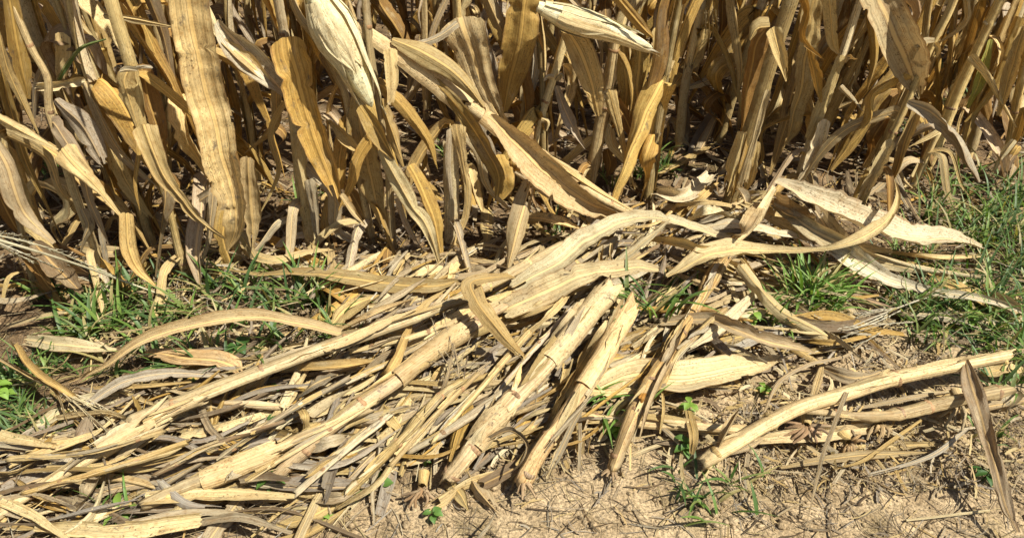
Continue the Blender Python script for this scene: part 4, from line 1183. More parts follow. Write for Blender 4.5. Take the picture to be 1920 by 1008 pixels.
loose('narrow cream leaf along the lower edge of the tent leaf', [(960, 262), (1020, 278), (1090, 296), (1150, 306)], [6, 14, 14, 3], 'cream', [0.10, 0.09, 0.07, 0.04])
loose('pale sheath strip lying under the two bright lower right stalks', [(870, 500), (930, 494), (1000, 487), (1048, 482)], [6, 16, 15, 5], 'pale', 0.03, mat='husk', fold=0.6)
loose('tan leaf strip below the root fans on the sand', [(915, 530), (970, 520), (1030, 514), (1090, 512)], [4, 10, 11, 3], 'tan', 0.025)
loose('weathered leaf strip reaching the right edge below the second bright stalk', [(1090, 470), (1140, 462), (1180, 455), (1210, 450)], [5, 14, 14, 8], 'grey', 0.03)
loose('torn bleached leaf at the right edge above the stout stalk', [(1150, 420), (1180, 415), (1206, 414)], [10, 24, 20], 'pale', 0.03)

# ------------------------------------------------------------------ tassels, loose root crowns
def tassel(label, main, z, branches, tn='cream', r=0.0022, seed=5):
    rng = random.Random(seed)
    zz = list(np.interp(np.linspace(0, 1, len(main)), np.linspace(0, 1, len(z)), z))
    P = [G(px, py, q) for (px, py), q in zip(main, zz)]
    o0 = P[0]
    t = thing('corn_tassel', o0, label, 'tassel')
    V, F, U = tube_set([(P, r, r * 0.6)], 6)
    link('spike', make_mesh('spike', V - o0, F, U), M['stalk'], t, tone(tn))
    for br in branches:
        q = list(np.interp(np.linspace(0, 1, len(br)), np.linspace(0, 1, len(z)), z))
        B = [G(px + rng.uniform(-1, 1), py + rng.uniform(-1, 1), k + rng.uniform(-0.008, 0.012)) for (px, py), k in zip(br, q)]
        st = [(B, r * 0.55, r * 0.35)]
        C, s = spline(B, max(6, int(plen(B) / 0.007)))
        Tn = unit(np.gradient(C, axis=0))
        for k in range(1, len(C)):
            d = unit(Tn[k] + np.array([rng.uniform(-.5, .5), rng.uniform(-.5, .5), rng.uniform(-.3, .5)]))
            st.append(([C[k], C[k] + d * 0.005, C[k] + d * 0.010], r * 0.45, r * 0.12))
        V, F, U = tube_set(st, 4)
        link('branch', make_mesh('branch', V - o0, F, U), M['stalk'], t, tone(tn))
    return t

tassel('cream tassel with several strands pointing in from the left edge', [(-8, 262), (40, 276), (90, 292), (135, 308), (190, 328)], [0.34, 0.25, 0.12, 0.03],
       [[(-8, 256), (45, 268), (100, 284)], [(-8, 258), (50, 272), (112, 296), (160, 318)], [(-6, 266), (40, 284), (80, 302), (122, 318)], [(-6, 268), (35, 288), (70, 300)], [(-6, 254), (30, 260), (60, 262)], [(-4, 262), (50, 280), (95, 300)]], 'husk', 0.003, 1)
tassel('dry tassel strands spreading beside the left crossing stalk', [(76, 440), (110, 462), (146, 488)], [0.08, 0.06, 0.05],
       [[(72, 440), (100, 452), (132, 468)], [(74, 442), (96, 462), (116, 486)], [(70, 438), (105, 470), (130, 492)], [(78, 440), (118, 458), (150, 478)], [(72, 444), (90, 465), (104, 480)], [(80, 445), (125, 470), (140, 492)]], 'cream', 0.0022, 2)
tassel('pale branching tassel lying before the right grass', [(1112, 322), (1060, 340), (1010, 360), (980, 372)], [0.06, 0.07, 0.05],
       [[(1050, 343), (1015, 352), (992, 362)], [(1055, 345), (1020, 362), (985, 366)], [(1040, 350), (1000, 368), (978, 368)], [(1045, 362), (1020, 362), (985, 372)], [(1046, 345), (1010, 350), (1000, 358)], [(1032, 372), (1020, 380), (1000, 388)], [(1070, 360), (1030, 364), (990, 376)]], 'husk', 0.0024, 3)
tassel('grey fine strands fanned over the narrow jointed stalk', [(538, 425), (535, 400), (528, 372)], [0.09, 0.10, 0.10],
       [[(536, 420), (520, 402), (505, 378)], [(536, 420), (545, 395), (552, 378)], [(536, 415), (515, 385), (508, 360)], [(538, 415), (560, 402), (572, 392)], [(540, 410), (500, 405), (470, 398)], [(535, 405), (528, 385), (520, 350)]], 'grey', 0.0016, 4)
tassel('tassel strands hanging straight down in the gap at the top', [(830, -6), (831, 25), (829, 60)], [0.52, 0.4, 0.25],
       [[(834, -6), (836, 20), (834, 42)], [(828, -6), (826, 20), (826, 44)], [(838, -6), (841, 15), (840, 30)]], 'tan', 0.002, 6)

def crown(label, px, py, out, ln, n, tn, z=0.05, spread=1.5, seed=1, rr=0.0044):
    base = G(px, py, 0.0)
    t = thing('root_crown', base, label, 'roots')
    c = base + np.array([0, 0, z])
    rng = random.Random(seed)
    cam_dir = unit(CAMP - c)
    outv = np.asarray(out, float)
    side = unit(np.cross(outv, cam_dir))
    for k in range(n):
        a = (k / (n - 1) - 0.5) * 2 * spread + rng.uniform(-0.1, 0.1)
        d = unit(unit(outv) * math.cos(a) + side * math.sin(a))
        l = ln * rng.uniform(0.45, 1.0)
        p1 = c + d * l * 0.5 + cam_dir * rng.uniform(0.0, 0.014) + side * rng.uniform(-.006, .006)
        p2 = c + d * l - np.array([0, 0, 0.004]) + side * rng.uniform(-.012, .012)
        p2[2] = max(p2[2], hgt(p2[0], p2[1]) + 0.003)
        V, F, U = tube_set([([c + d * 0.006, p1, p2], rr * rng.uniform(0.8, 1.2), rr * 0.5)], 7)
        link('root', make_mesh('root', V - base, F, U), M['stalk'], t, tone(tn))
    V, F, U = tube_set([([c - outv * 0.03, c, c + cam_dir * 0.006], 0.011, 0.007)], 9)
    link('stub', make_mesh('stub', V - base, F, U), M['stalk'], t, tone('tan'))
    return t

crown('dark reddish root fan under the stout lower right stalk', 938, 502, (-0.3, -0.9, -0.1), 0.055, 12, (0.40, 0.26, 0.14), 0.05, 1.7, 1)
crown('pale starry root fan below the second bright stalk, near the right leaf', 1113, 476, (-0.1, -0.9, -0.1), 0.06, 14, (0.64, 0.49, 0.26), 0.055, 1.9, 2)
crown('small pale root fan between the two larger fans', 1022, 496, (-0.2, -0.9, -0.1), 0.042, 7, (0.55, 0.39, 0.19), 0.042, 0.9, 3)
crown('curled orange roots just right of the dark root fan', 990, 516, (0.2, -0.8, 0.1), 0.034, 8, (0.56, 0.37, 0.17), 0.035, 1.6, 4)
crown('brown root fan on the dirt left of the thickest stalk foot', 496, 562, (0.0, -1.0, -0.1), 0.042, 10, (0.38, 0.25, 0.13), 0.022, 1.0, 5)

# ------------------------------------------------------------------ leaves tangled in the heap and lying between the rows
frng = random.Random(4242)
def tri_field(px, py):
    if px < 380:
        return -18 if py > 400 else -5
    if px < 800:
        return -40
    return 12 if py < 400 else -15

TW = dict(white='whitish', ash='ash grey', rot='rotted dark', pale='pale', tan='tan', grey='weathered', dull='dull brown', cream='bleached', gold='golden', brown='dark brown')
def rand_leaf(px, py, ang, ln, wd, tn, z, label, group):
    side = 'left' if px < 330 else ('left centre' if px < 560 else ('right centre' if px < 800 else 'right'))
    size = 'narrow' if wd < 9 else 'broad'
    if 'heap' in group:
        label = f'{size} {TW[tn]} leaf tangled low in the {side} part of the heap'
    else:
        label = f'{size} {TW[tn]} leaf lying on the ground between the {side} standing rows'
    a = R(ang)
    k = frng.uniform(-0.25, 0.25) * ln
    dx, dy = math.cos(a), math.sin(a) * 0.9
    nx_, ny_ = -dy, dx
    pts = [(px - dx * ln / 2, py - dy * ln / 2), (px - dx * ln * .15 + nx_ * k * .5, py - dy * ln * .15 + ny_ * k * .5),
           (px + dx * ln * .2 + nx_ * k * .4, py + dy * ln * .2 + ny_ * k * .4), (px + dx * ln / 2, py + dy * ln / 2)]
    w = [wd * frng.uniform(0.3, 0.9), wd, wd * frng.uniform(0.8, 1.1), wd * frng.uniform(0.1, 0.7)]
    loose(label, pts, w, tn, z, group=group, nx=9, step=0.010)

HEAP = [(20, 500), (150, 440), (250, 410), (400, 390), (330, 300), (560, 280), (720, 240), (910, 200), (1000, 300), (1010, 400), (870, 400), (780, 455), (640, 500), (560, 470), (430, 548), (400, 575), (330, 605), (-20, 610)]
def inside(x, y, poly):
    c = False
    for i in range(len(poly)):
        (x1, y1), (x2, y2) = poly[i - 1], poly[i]
        if (y1 > y) != (y2 > y) and x < (x2 - x1) * (y - y1) / (y2 - y1) + x1:
            c = not c
    return c
cnt = 0
while cnt < 190:
    px, py = frng.uniform(0, 1010), frng.uniform(200, 600)
    if not inside(px, py, HEAP):
        continue
    if 230 < px < 400 and 310 < py < 400:
        continue
    if px < 340 and py > 415 and frng.random() < 0.62:
        continue
    if px > 800 and frng.random() < 0.5:
        continue
    sc_ = 0.7 + 0.5 * (py - 200) / 300
    rand_leaf(px, py, tri_field(px, py) + frng.gauss(0, 24), frng.uniform(60, 150) * sc_, frng.uniform(7, 20) * sc_,
              frng.choice(['pale', 'tan', 'tan', 'grey', 'ash', 'cream', 'dull', 'gold']), frng.uniform(0.012, 0.036),
              None, 'leaves tangled in the fallen heap')
    cnt += 1
for k in range(80):
    px, py = frng.uniform(-30, 1230), frng.uniform(-5, 300)
    if py > 330 - 0.12 * px:
        continue
    sc_ = 0.45 + 0.5 * py / 300
    rand_leaf(px, py, frng.gauss(0, 45), frng.uniform(50, 140) * sc_, frng.uniform(6, 20) * sc_,
              frng.choice(['tan', 'grey', 'dull', 'gold', 'brown', 'dull']), frng.uniform(0.008, 0.035),
              None, 'leaves on the ground between the rows')

# thin broken stalks between the thick ones
THIN = [((255, 520), (330, 470), (410, 425)), ((290, 545), (370, 495), (440, 452)), ((345, 560), (400, 512), (455, 470)), ((420, 470), (480, 420), (540, 372)), ((385, 440), (470, 400), (560, 345)),
        ((455, 530), (500, 478), (560, 420)), ((505, 500), (560, 440), (622, 372)), ((560, 470), (615, 405), (668, 345)), ((640, 500), (690, 425), (735, 352)), ((30, 560), (120, 535), (220, 500)),
        ((10, 520), (100, 512), (190, 488)), ((180, 540), (250, 505), (330, 478)), ((600, 330), (660, 300), (720, 262)), ((770, 440), (800, 392), (850, 345)), ((410, 395), (480, 378), (560, 352)), ((690, 330), (742, 288), (790, 262))]
for i, tr in enumerate(THIN):
    near = 'left' if tr[1][0] < 300 else ('left centre' if tr[1][0] < 520 else ('centre' if tr[1][0] < 680 else 'right centre'))
    cl_ = ('grey', 'tan', 'pale', 'dull')[i % 4]
    o = fallen(f'thin {dict(grey="weathered", tan="tan", pale="pale", dull="dark")[cl_]} broken stalk lying in the {near} part of the heap', list(tr), [0.03, 0.055, 0.06], [frng.uniform(2.6, 4.4)] * 3, [], cl_, spacing=0.12)
    o['group'] = 'thin broken stalks in the heap'

# filler of torn pieces and larger leaves through the heap, joined in one mesh
LV, LF, LU, LC, loff = [], [], [], [], 0
def scrap(px, py, ang, ln, wd, tn, z):
    global loff
    a = R(ang)
    dx, dy = math.cos(a) * ln / 2, math.sin(a) * ln * 0.4
    k = frng.uniform(-0.3, 0.3)
    P = [G(px - dx, py - dy, z * frng.uniform(.3, 1)), G(px - dy * k, py + dx * k, z), G(px + dx, py + dy, z * frng.uniform(.3, 1.3))]
    W = [w2m(p, q) for p, q in zip(P, (wd * frng.uniform(.3, 1), wd, wd * frng.uniform(.1, .9)))]
    V, F, UV = blade(P, W, ups(P, True), nseed(), nx=9, step=0.012, tilt=frng.uniform(-.7, .7), fold=frng.uniform(-1.1, 1.1))
    LV.append(V); LF.append(F + loff); LU.append(UV + [0, frng.uniform(0, 50)]); LC.append(np.tile(np.array([tone(tn)]), (len(V), 1)))
    loff += len(V)
cnt = 0
while cnt < 1050:
    px, py = frng.uniform(-20, 1040), frng.uniform(200, 605)
    if not inside(px, py, HEAP) and (frng.random() < 0.95 or px > 640):
        continue
    if 230 < px < 400 and 310 < py < 400:
        continue
    if (px < 340 and py > 415 and frng.random() < 0.25) or (px < 420 and py > 535 and frng.random() < 0.6):
        continue
    sc_ = 0.7 + 0.5 * (py - 200) / 300
    scrap(px, py, tri_field(px, py) + frng.gauss(0, 26), frng.uniform(40, 150) * sc_, frng.choice([frng.uniform(3.0, 8), frng.uniform(6, 19)]) * sc_,
          frng.choice(['pale', 'pale', 'tan', 'cream', 'grey', 'ash', 'grey', 'gold', 'dull', 'ash']), frng.uniform(0.005, 0.062))
    cnt += 1
for k in range(560):
    px, py = frng.uniform(-30, 1230), 335 * frng.random()
    if py > 345 - 0.12 * px:
        continue
    sc_ = 0.45 + 0.5 * py / 300
    scrap(px, py, frng.uniform(0, 180), frng.uniform(20, 80) * sc_, frng.uniform(3, 12) * sc_, frng.choice(['tan', 'grey', 'dull', 'dull', 'brown', 'gold']), frng.uniform(0.005, 0.04))
lo_ = link('leaf_litter', make_mesh('leaf_litter', np.vstack(LV), np.vstack(LF), np.vstack(LU), np.vstack(LC)), M['litter'])
lo_['kind'] = 'stuff'
tag(lo_, 'torn leaf pieces and larger leaves matted in the heap and between rows', 'leaf litter')

# ------------------------------------------------------------------ rows of standing corn behind
brng = random.Random(99)
def proto_plant(seed):
    rng = random.Random(seed)
    t = bpy.data.objects.new('corn_plant', None)
    col.objects.link(t)
    tag(t, 'dry standing corn plant in the rows behind the front row', 'corn plant', 'standing corn in the rows behind')
    H = rng.uniform(1.45, 1.8)
    P, x, y = [], 0.0, 0.0
    for k in range(7):
        P.append((x, y, H * k / 6 - 0.012))
        x += rng.uniform(-0.02, 0.025); y += rng.uniform(-0.02, 0.02)
    P = np.array(P)
    rad = [0.0115 * (1 - 0.07 * k) for k in range(7)]
    st, C, rr, s = stalk_parts(t, P, rad, rng.choice(['tan', 'pale']), (0, 0, 0), seed, False, 0.15,
                               [(0.03, 0.2, 4.0, 'tan'), (0.3, 0.48, 4.2, 'pale')], sides=8)
    nl = rng.randint(12, 15)
    for k in range(nl):
        z0 = 0.10 + (H - 0.2) * (k / nl) ** 1.25 + rng.uniform(0, 0.08)
        i = int(np.clip(z0 / H * len(C), 0, len(C) - 1))
        a0 = C[i]
        ang = (k % 2) * math.pi + rng.uniform(-0.6, 0.6) + seed
        o = np.array([math.cos(ang), math.sin(ang), 0.0])
        ln = rng.uniform(0.28, 0.55)
        r1 = rng.uniform(0.015, 0.08); up = rng.uniform(0.01, 0.10)
        end = max(0.012, a0[2] + up - ln)
        r2 = rng.choice([rng.uniform(0.02, 0.08), rng.uniform(0.08, 0.28)])
        Q = [a0, a0 + o * r1 + [0, 0, up], a0 + o * (r1 + 0.05) + [0, 0, up * 0.4], None, None]
        mid = (Q[2][2] + end) / 2
        Q[3] = np.array([a0[0] + o[0] * r2 * .8, a0[1] + o[1] * r2 * .8, mid])
        Q[4] = np.array([a0[0] + o[0] * r2, a0[1] + o[1] * r2, end])
        V, F, UV = blade(Q, [0.025, rng.uniform(.04, .075), rng.uniform(.04, .08), rng.uniform(.02, .06), 0.004],
                         [o * 0.3 + np.array([0, 0, 1.0]), o * .7 + [0, 0, 0.7], o, o, o], seed * 31 + k, nx=9, step=0.014, twist=rng.uniform(-2.6, 2.6), fold=rng.uniform(-1.0, 1.0))
        link('leaf', make_mesh('leaf', V, F, UV), M['leaf'], t, tone(rng.choice(['gold', 'gold', 'tan', 'brown', 'gold', 'pale'])))
    if seed in (8, 21, 33):
        zb = rng.uniform(0.45, 0.75)
        ax = np.array([[0.012, 0.0, zb], [0.05, 0.02, zb - 0.05], [0.085, 0.03, zb - 0.13], [0.10, 0.035, zb - 0.21]])
        V, F, UV = blade(ax, [0.02, 0.05, 0.045, 0.004], [(0.6, -.3, .6)] * 4, seed, fold=-0.7, nx=9, shred=(0, 0))
        link('husk', make_mesh('husk', V, F, UV), M['husk'], t, tone('cream'))
    return t

def copy_plant(src, loc, rz, s):
    c = src.copy()
    col.objects.link(c)
    c.location = loc; c.rotation_euler = (brng.gauss(0, .09), brng.gauss(0, .09), rz); c.scale = (s, s, s)
    for ch in src.children:
        d = ch.copy()
        col.objects.link(d)
        d.parent = c
        k = brng.uniform(0.85, 1.12)
        d.color = (ch.color[0] * k, ch.color[1] * k, ch.color[2] * k, 1)
    return c

protos = [proto_plant(s) for s in (3, 8, 14, 21, 27, 33)]
A0, A1 = G(20, 318)[:2], G(1090, 205)[:2]
rd = unit(A1 - A0)
rn = np.array([-rd[1], rd[0]])
used = [False] * len(protos)
for row, off in enumerate((0.15, 0.45, 0.85, 1.30, 1.80, 2.35)):
    s0 = -1.6 - row * 0.5
    while s0 < 3.6 + row * 0.5:
        p = A0 + rd * s0 + rn * (off + brng.uniform(-0.07, 0.07))
        s0 += brng.uniform(0.13, 0.30)
        if abs(p[0]) > 0.72 * p[1] + 0.5:
            continue
        if row == 0 and (brng.random() < 0.12):
            continue
        ppx = PCX + FPX * p[0] / (p[1] * cp + CAM_H * sp)
        if (row == 0 and (395 < ppx < 640 or 775 < ppx < 860)) or (row == 1 and 455 < ppx < 540):
            continue
        k = brng.randrange(len(protos))
        loc = (p[0], p[1], hgt(p[0], p[1]))
        lab = 'dry standing corn plant in the %s row behind the front row, %s' % (('near', 'first', 'second', 'third', 'fourth', 'fifth')[row], 'left part' if p[0] < -0.25 * p[1] else ('right part' if p[0] > 0.25 * p[1] else 'middle part'))
        rz, sc_ = brng.uniform(0, 6.28), brng.uniform(0.85, 1.1)
        if not used[k]:
            used[k] = True
            protos[k].location = loc; protos[k].rotation_euler = (0, 0, rz)
            protos[k]['label'] = lab
        else:
            copy_plant(protos[k], loc, rz, sc_)['label'] = lab

# ------------------------------------------------------------------ straw litter, clods
def strips(items, nyy=4):
    """many small bent straw strips in one mesh: (centre, angle, length, width, bend, lift, tone)"""
    n = len(items)
    V = np.empty((n, nyy, 2, 3)); U = np.empty((n, nyy, 2, 2)); Cc = np.empty((n, nyy, 2, 3))
    for i, (c, a, l, w, bend, lift, tn) in enumerate(items):
        for j in range(nyy):
            f = j / (nyy - 1) - 0.5
            aa = a + bend * f
            x = c[0] + math.cos(aa) * l * f
            y = c[1] + math.sin(aa) * l * f
            z = hgt(x, y) + c[2] + lift * (f + 0.5)
            ww = w * (1 - 0.5 * abs(f)) * 0.5
            tl = math.sin(i * 12.9) * 0.7
            sx, sy = -math.sin(aa) * ww * math.cos(tl), math.cos(aa) * ww * math.cos(tl)
            V[i, j, 0] = (x - sx, y - sy, z - ww * math.sin(tl) + abs(ww * math.sin(tl)))
            V[i, j, 1] = (x + sx, y + sy, z + ww * math.sin(tl) + abs(ww * math.sin(tl)))
            U[i, j, 0] = (i * 0.37 % 1, f * l + i); U[i, j, 1] = (i * 0.37 % 1 + 0.4, f * l + i)
            Cc[i, j] = tn
    base = (np.arange(n) * nyy * 2)[:, None]
    q = np.array([[2 * j, 2 * j + 1, 2 * j + 3, 2 * j + 2] for j in range(nyy - 1)])
    F = (base[:, :, None] + q[None]).reshape(-1, 4)
    return V.reshape(-1, 3), F, U.reshape(-1, 2), Cc.reshape(-1, 3)

lrng = random.Random(31)
items = []
def litter(n, x0, x1, y0, y1, lmax, wmax, tones, z=0.006):
    for _ in range(n):
        px, py = lrng.uniform(x0, x1), lrng.uniform(y0, y1)
        P = G(px, py)
        l = lrng.uniform(0.015, lmax) * lrng.uniform(0.4, 1)
        w = min(lrng.expovariate(1 / (wmax * 0.35)) + 0.0008, wmax)
        items.append(((P[0], P[1], lrng.uniform(0.001, z)), lrng.uniform(0, 6.28), l, w, lrng.gauss(0, 0.3), lrng.uniform(-0.002, 0.014) * lrng.random(), tone(lrng.choice(tones))))
litter(7500, -60, 1260, -25, 330, 0.16, 0.009, ['dull', 'rot', 'tan', 'grey', 'ash', 'brown'], 0.02)
litter(4200, -40, 1240, 290, 620, 0.10, 0.0035, ['grey', 'ash', 'pale', 'dull', 'rot'], 0.006)
litter(1900, 120, 1100, 280, 540, 0.14, 0.010, ['grey', 'tan', 'pale', 'cream', 'dull'], 0.03)
litter(700, 850, 1200, 470, 560, 0.09, 0.004, ['grey', 'dull', 'pale'], 0.008)
def litter_heap(n):
    k = 0
    while k < n:
        px, py = lrng.uniform(-20, 1040), lrng.uniform(200, 610)
        if not inside(px, py, HEAP) or (220 < px < 400 and 305 < py < 400):
            continue
        th = R(tri_field(px, py) + lrng.gauss(0, 24))
        P, Q = G(px, py), G(px + 20 * math.cos(th), py + 18 * math.sin(th))
        w = min(lrng.expovariate(1 / 0.0016) + 0.0006, 0.007)
        items.append(((P[0], P[1], lrng.uniform(0.004, 0.032)), math.atan2(Q[1] - P[1], Q[0] - P[0]), lrng.uniform(0.03, 0.22), w, lrng.gauss(0, 0.35), lrng.uniform(-0.02, 0.03), tone(lrng.choice(['ash', 'ash', 'grey', 'tan', 'pale', 'white', 'rot', 'dull', 'cream']))))
        k += 1
litter_heap(1500)
litter(700, 1000, 1230, 190, 420, 0.14, 0.006, ['ash', 'grey', 'pale', 'cream', 'dull'], 0.05)
litter(500, 860, 1190, 440, 560, 0.10, 0.006, ['ash', 'grey', 'pale', 'tan'], 0.02)
litter(500, 80, 400, 300, 410, 0.14, 0.006, ['ash', 'grey', 'pale', 'dull'], 0.03)
V, F, U, Cc = strips(items)
lit = link('straw_litter', make_mesh('straw_litter', V, F, U, Cc), M['litter'])
lit['kind'] = 'stuff'
tag(lit, 'fine broken straw and leaf crumbs scattered over the soil', 'straw')

# fine hair like fibres
st = []
for _ in range(260):
    px, py = lrng.uniform(-20, 1220), lrng.choice([lrng.uniform(20, 300), lrng.uniform(300, 600), lrng.uniform(380, 600)])
    P = G(px, py, 0.003)
    a = lrng.uniform(0, 6.28); l = lrng.uniform(0.03, 0.11)
    pts = []
    for k in range(4):
        pts.append([P[0], P[1], hgt(P[0], P[1]) + 0.003 + lrng.uniform(0, 0.016)])
        a += lrng.gauss(0, 0.55)
        P = P + np.array([math.cos(a), math.sin(a), 0]) * l / 3
    st.append((pts, 0.00035, 0.0002))
V, F, U = tube_set(st, 3)
Cc = np.tile(np.array([[0.62, 0.53, 0.37]]), (len(V), 1))
fib = link('root_fibre', make_mesh('root_fibre', V, F, U, Cc), M['litter'])
fib['kind'] = 'stuff'
tag(fib, 'hair thin dry root fibres lying over soil and straw', 'fibre')

ico_v = np.array([(0, 0, 1), (.894, 0, .447), (.276, .851, .447), (-.724, .526, .447), (-.724, -.526, .447), (.276, -.851, .447),
                  (.724, .526, -.447), (-.276, .851, -.447), (-.894, 0, -.447), (-.276, -.851, -.447), (.724, -.526, -.447), (0, 0, -1)])
ico_f = np.array([(0, 1, 2), (0, 2, 3), (0, 3, 4), (0, 4, 5), (0, 5, 1), (1, 6, 2), (2, 7, 3), (3, 8, 4), (4, 9, 5), (5, 10, 1),
                  (6, 7, 2), (7, 8, 3), (8, 9, 4), (9, 10, 5), (10, 6, 1), (11, 7, 6), (11, 8, 7), (11, 9, 8), (11, 10, 9), (11, 6, 10)])
VV, FF = [], []
for k in range(2600):
    px, py = lrng.uniform(-30, 1230), 600 - 560 * lrng.random() ** 1.6
    P = G(px, py)
    r = min(0.0012 + lrng.expovariate(1 / 0.0022), 0.011)
    j = np.array([[lrng.uniform(.65, 1.25)] for _ in range(12)])
    VV.append(ico_v * j * r * np.array([1, 1, .7]) + P + [0, 0, r * 0.2])
    FF.append(ico_f + 12 * k)
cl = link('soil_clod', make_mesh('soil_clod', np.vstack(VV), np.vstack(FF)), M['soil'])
cl['kind'] = 'stuff'
tag(cl, 'small crumbs and clods of sandy soil on the ground', 'soil')

# ------------------------------------------------------------------ grass
def grass_mesh(blades):
    ny = 7
    n = len(blades)
    V = np.empty((n, ny, 3, 3)); U = np.empty((n, ny, 3, 2)); Cc = np.empty((n, ny, 3, 3))
    for i, (b0, ang, l, w, lean, droop, tn) in enumerate(blades):
        ca, sa = math.cos(ang), math.sin(ang)
        x = z = 0.0
        th = lean
        for j in range(ny):
            f = j / (ny - 1)
            ww = w * 0.5 * (1.0 - f ** 2.2) * (0.75 + 0.5 * min(1, f * 4) * (1 - 0.3 * f))
            cx, cy, cz = b0[0] + ca * x, b0[1] + sa * x, b0[2] + z
            cz = max(cz, hgt(cx, cy) + 0.002)
            nxv, nzv = -math.cos(th), math.sin(th)
            V[i, j, 0] = (cx - sa * ww, cy + ca * ww, cz + ww * 0.35)
            V[i, j, 1] = (cx, cy, cz)
            V[i, j, 2] = (cx + sa * ww, cy - ca * ww, cz + ww * 0.35)
            for q in range(3):
                U[i, j, q] = (q * 0.5 + i, f * l * 20)
            Cc[i, j] = np.array(tn) * (1.0 if f < 0.8 else 1.1)
            x += math.sin(th) * l / (ny - 1)
            z += math.cos(th) * l / (ny - 1)
            th += droop / (ny - 1)
    base = (np.arange(n) * ny * 3)[:, None]
    q = np.array([[3 * j + k, 3 * j + k + 1, 3 * j + k + 4, 3 * j + k + 3] for j in range(ny - 1) for k in range(2)])
    F = (base[:, :, None] + q[None]).reshape(-1, 4)
    return V.reshape(-1, 3), F, U.reshape(-1, 2), Cc.reshape(-1, 3)

grng = random.Random(8)
GREENS = [(0.13, 0.22, 0.045), (0.10, 0.185, 0.04), (0.19, 0.285, 0.06), (0.10, 0.165, 0.055), (0.20, 0.25, 0.075), (0.07, 0.13, 0.04)]
def rand_blade(P, hl, hw, spread=1.0, tones=GREENS):
    c = grng.choice(tones)
    if grng.random() < 0.13:
        c = (0.40, 0.34, 0.14)
    k = grng.uniform(0.8, 1.2)
    return (np.asarray(P), grng.uniform(0, 6.28), hl * grng.uniform(0.5, 1.15), hw * grng.uniform(0.6, 1.2), grng.uniform(0.15, 0.9) * spread, grng.uniform(0.3, 1.7), (c[0] * k, c[1] * k, c[2] * k))

def patch(label, ells, hl, hw):
    bl = []
    for (cx, cy, rx, ry, n) in ells:
        k = 0
        while k < n:
            a, q = grng.uniform(0, 6.28), math.sqrt(grng.random())
            P = G(cx + rx * q * math.cos(a), cy + ry * q * math.sin(a))
            m = grng.randint(3, 6)
            for _ in range(m):
                bl.append(rand_blade(P + np.array([grng.gauss(0, .006), grng.gauss(0, .006), 0]), hl, hw))
            k += m
    V, F, U, Cc = grass_mesh(bl)
    o = link('grass', make_mesh('grass', V, F, U, Cc), M['grass'])
    o['kind'] = 'stuff'
    return tag(o, label, 'grass')

patch('low green grass spreading in front of the left rows', [(250, 345, 150, 28, 170), (330, 325, 70, 22, 60), (130, 372, 75, 26, 75), (200, 410, 120, 18, 70), (110, 335, 60, 18, 40), (360, 385, 60, 20, 45)], 0.12, 0.0078)
patch('green grass and weeds along the left edge below the curled leaves', [(20, 455, 40, 40, 130), (40, 490, 45, 14, 60), (60, 415, 60, 16, 60), (120, 555, 40, 14, 26)], 0.075, 0.005)
patch('tall green grass at the right edge of the heap', [(1150, 235, 75, 45, 240), (1170, 300, 60, 50, 190), (1130, 365, 75, 30, 170), (1060, 300, 40, 20, 40), (1080, 345, 60, 25, 70), (1190, 400, 30, 30, 40), (1185, 450, 25, 18, 18)], 0.15, 0.0062)
patch('shaded grass growing between the rows', [(40, 190, 30, 20, 60), (765, 180, 26, 20, 110), (1030, 130, 40, 30, 70), (1110, 85, 30, 30, 60), (1180, 80, 20, 20, 30), (1100, 30, 20, 14, 20), (700, 200, 20, 8, 16), (645, 262, 20, 14, 24), (560, 335, 12, 10, 12), (520, 165, 10, 4, 8), (365, 220, 15, 20, 20), (225, 300, 20, 12, 24)], 0.085, 0.005)

def tuft(label, px, py, n, hl, hw, z=0.0, tones=GREENS, spread=1.0):
    b0 = G(px, py, z)
    bl = [rand_blade(b0 + np.array([grng.gauss(0, .032), grng.gauss(0, .022), 0]), hl, hw, spread, tones) for _ in range(n)]
    V, F, U, Cc = grass_mesh(bl)
    o = link('grass_tuft', make_mesh('grass_tuft', V - b0, F, U, Cc), M['grass'])
    o.location = Vector(b0)
    return tag(o, label, 'grass tuft')
BRT = [(0.17, 0.29, 0.06), (0.13, 0.24, 0.05), (0.21, 0.32, 0.08)]
tuft('bright thick grass tuft in the open right of the golden stalk', 946, 340, 110, 0.15, 0.0075, 0.01, BRT, 0.8)
tuft('lower grass tuft just left of the bright thick one', 905, 362, 36, 0.10, 0.007, 0.01, BRT)
tuft('spreading grass tuft in the heap centre beside the pointed leaf', 757, 348, 26, 0.14, 0.008, 0.07)
tuft('second grass tuft right of the heap centre behind the golden stalk', 795, 335, 40, 0.09, 0.006, 0.0)
tuft('wide bladed grass sprout over the bleached leaf near the golden stalk', 712, 462, 16, 0.085, 0.007, 0.04, BRT, 1.3)
tuft('small grass tuft on the dirt under the stout stalk foot', 848, 560, 16, 0.085, 0.0065, 0)
tuft('grass tuft at the bottom edge right of centre', 815, 578, 16, 0.085, 0.0065, 0)
tuft('few grass blades pushing through beside the left crossing stalk', 135, 572, 9, 0.08, 0.006, 0, BRT)
tuft('grass sprig by the right edge leaf at lower right', 1165, 495, 14, 0.08, 0.005, 0)

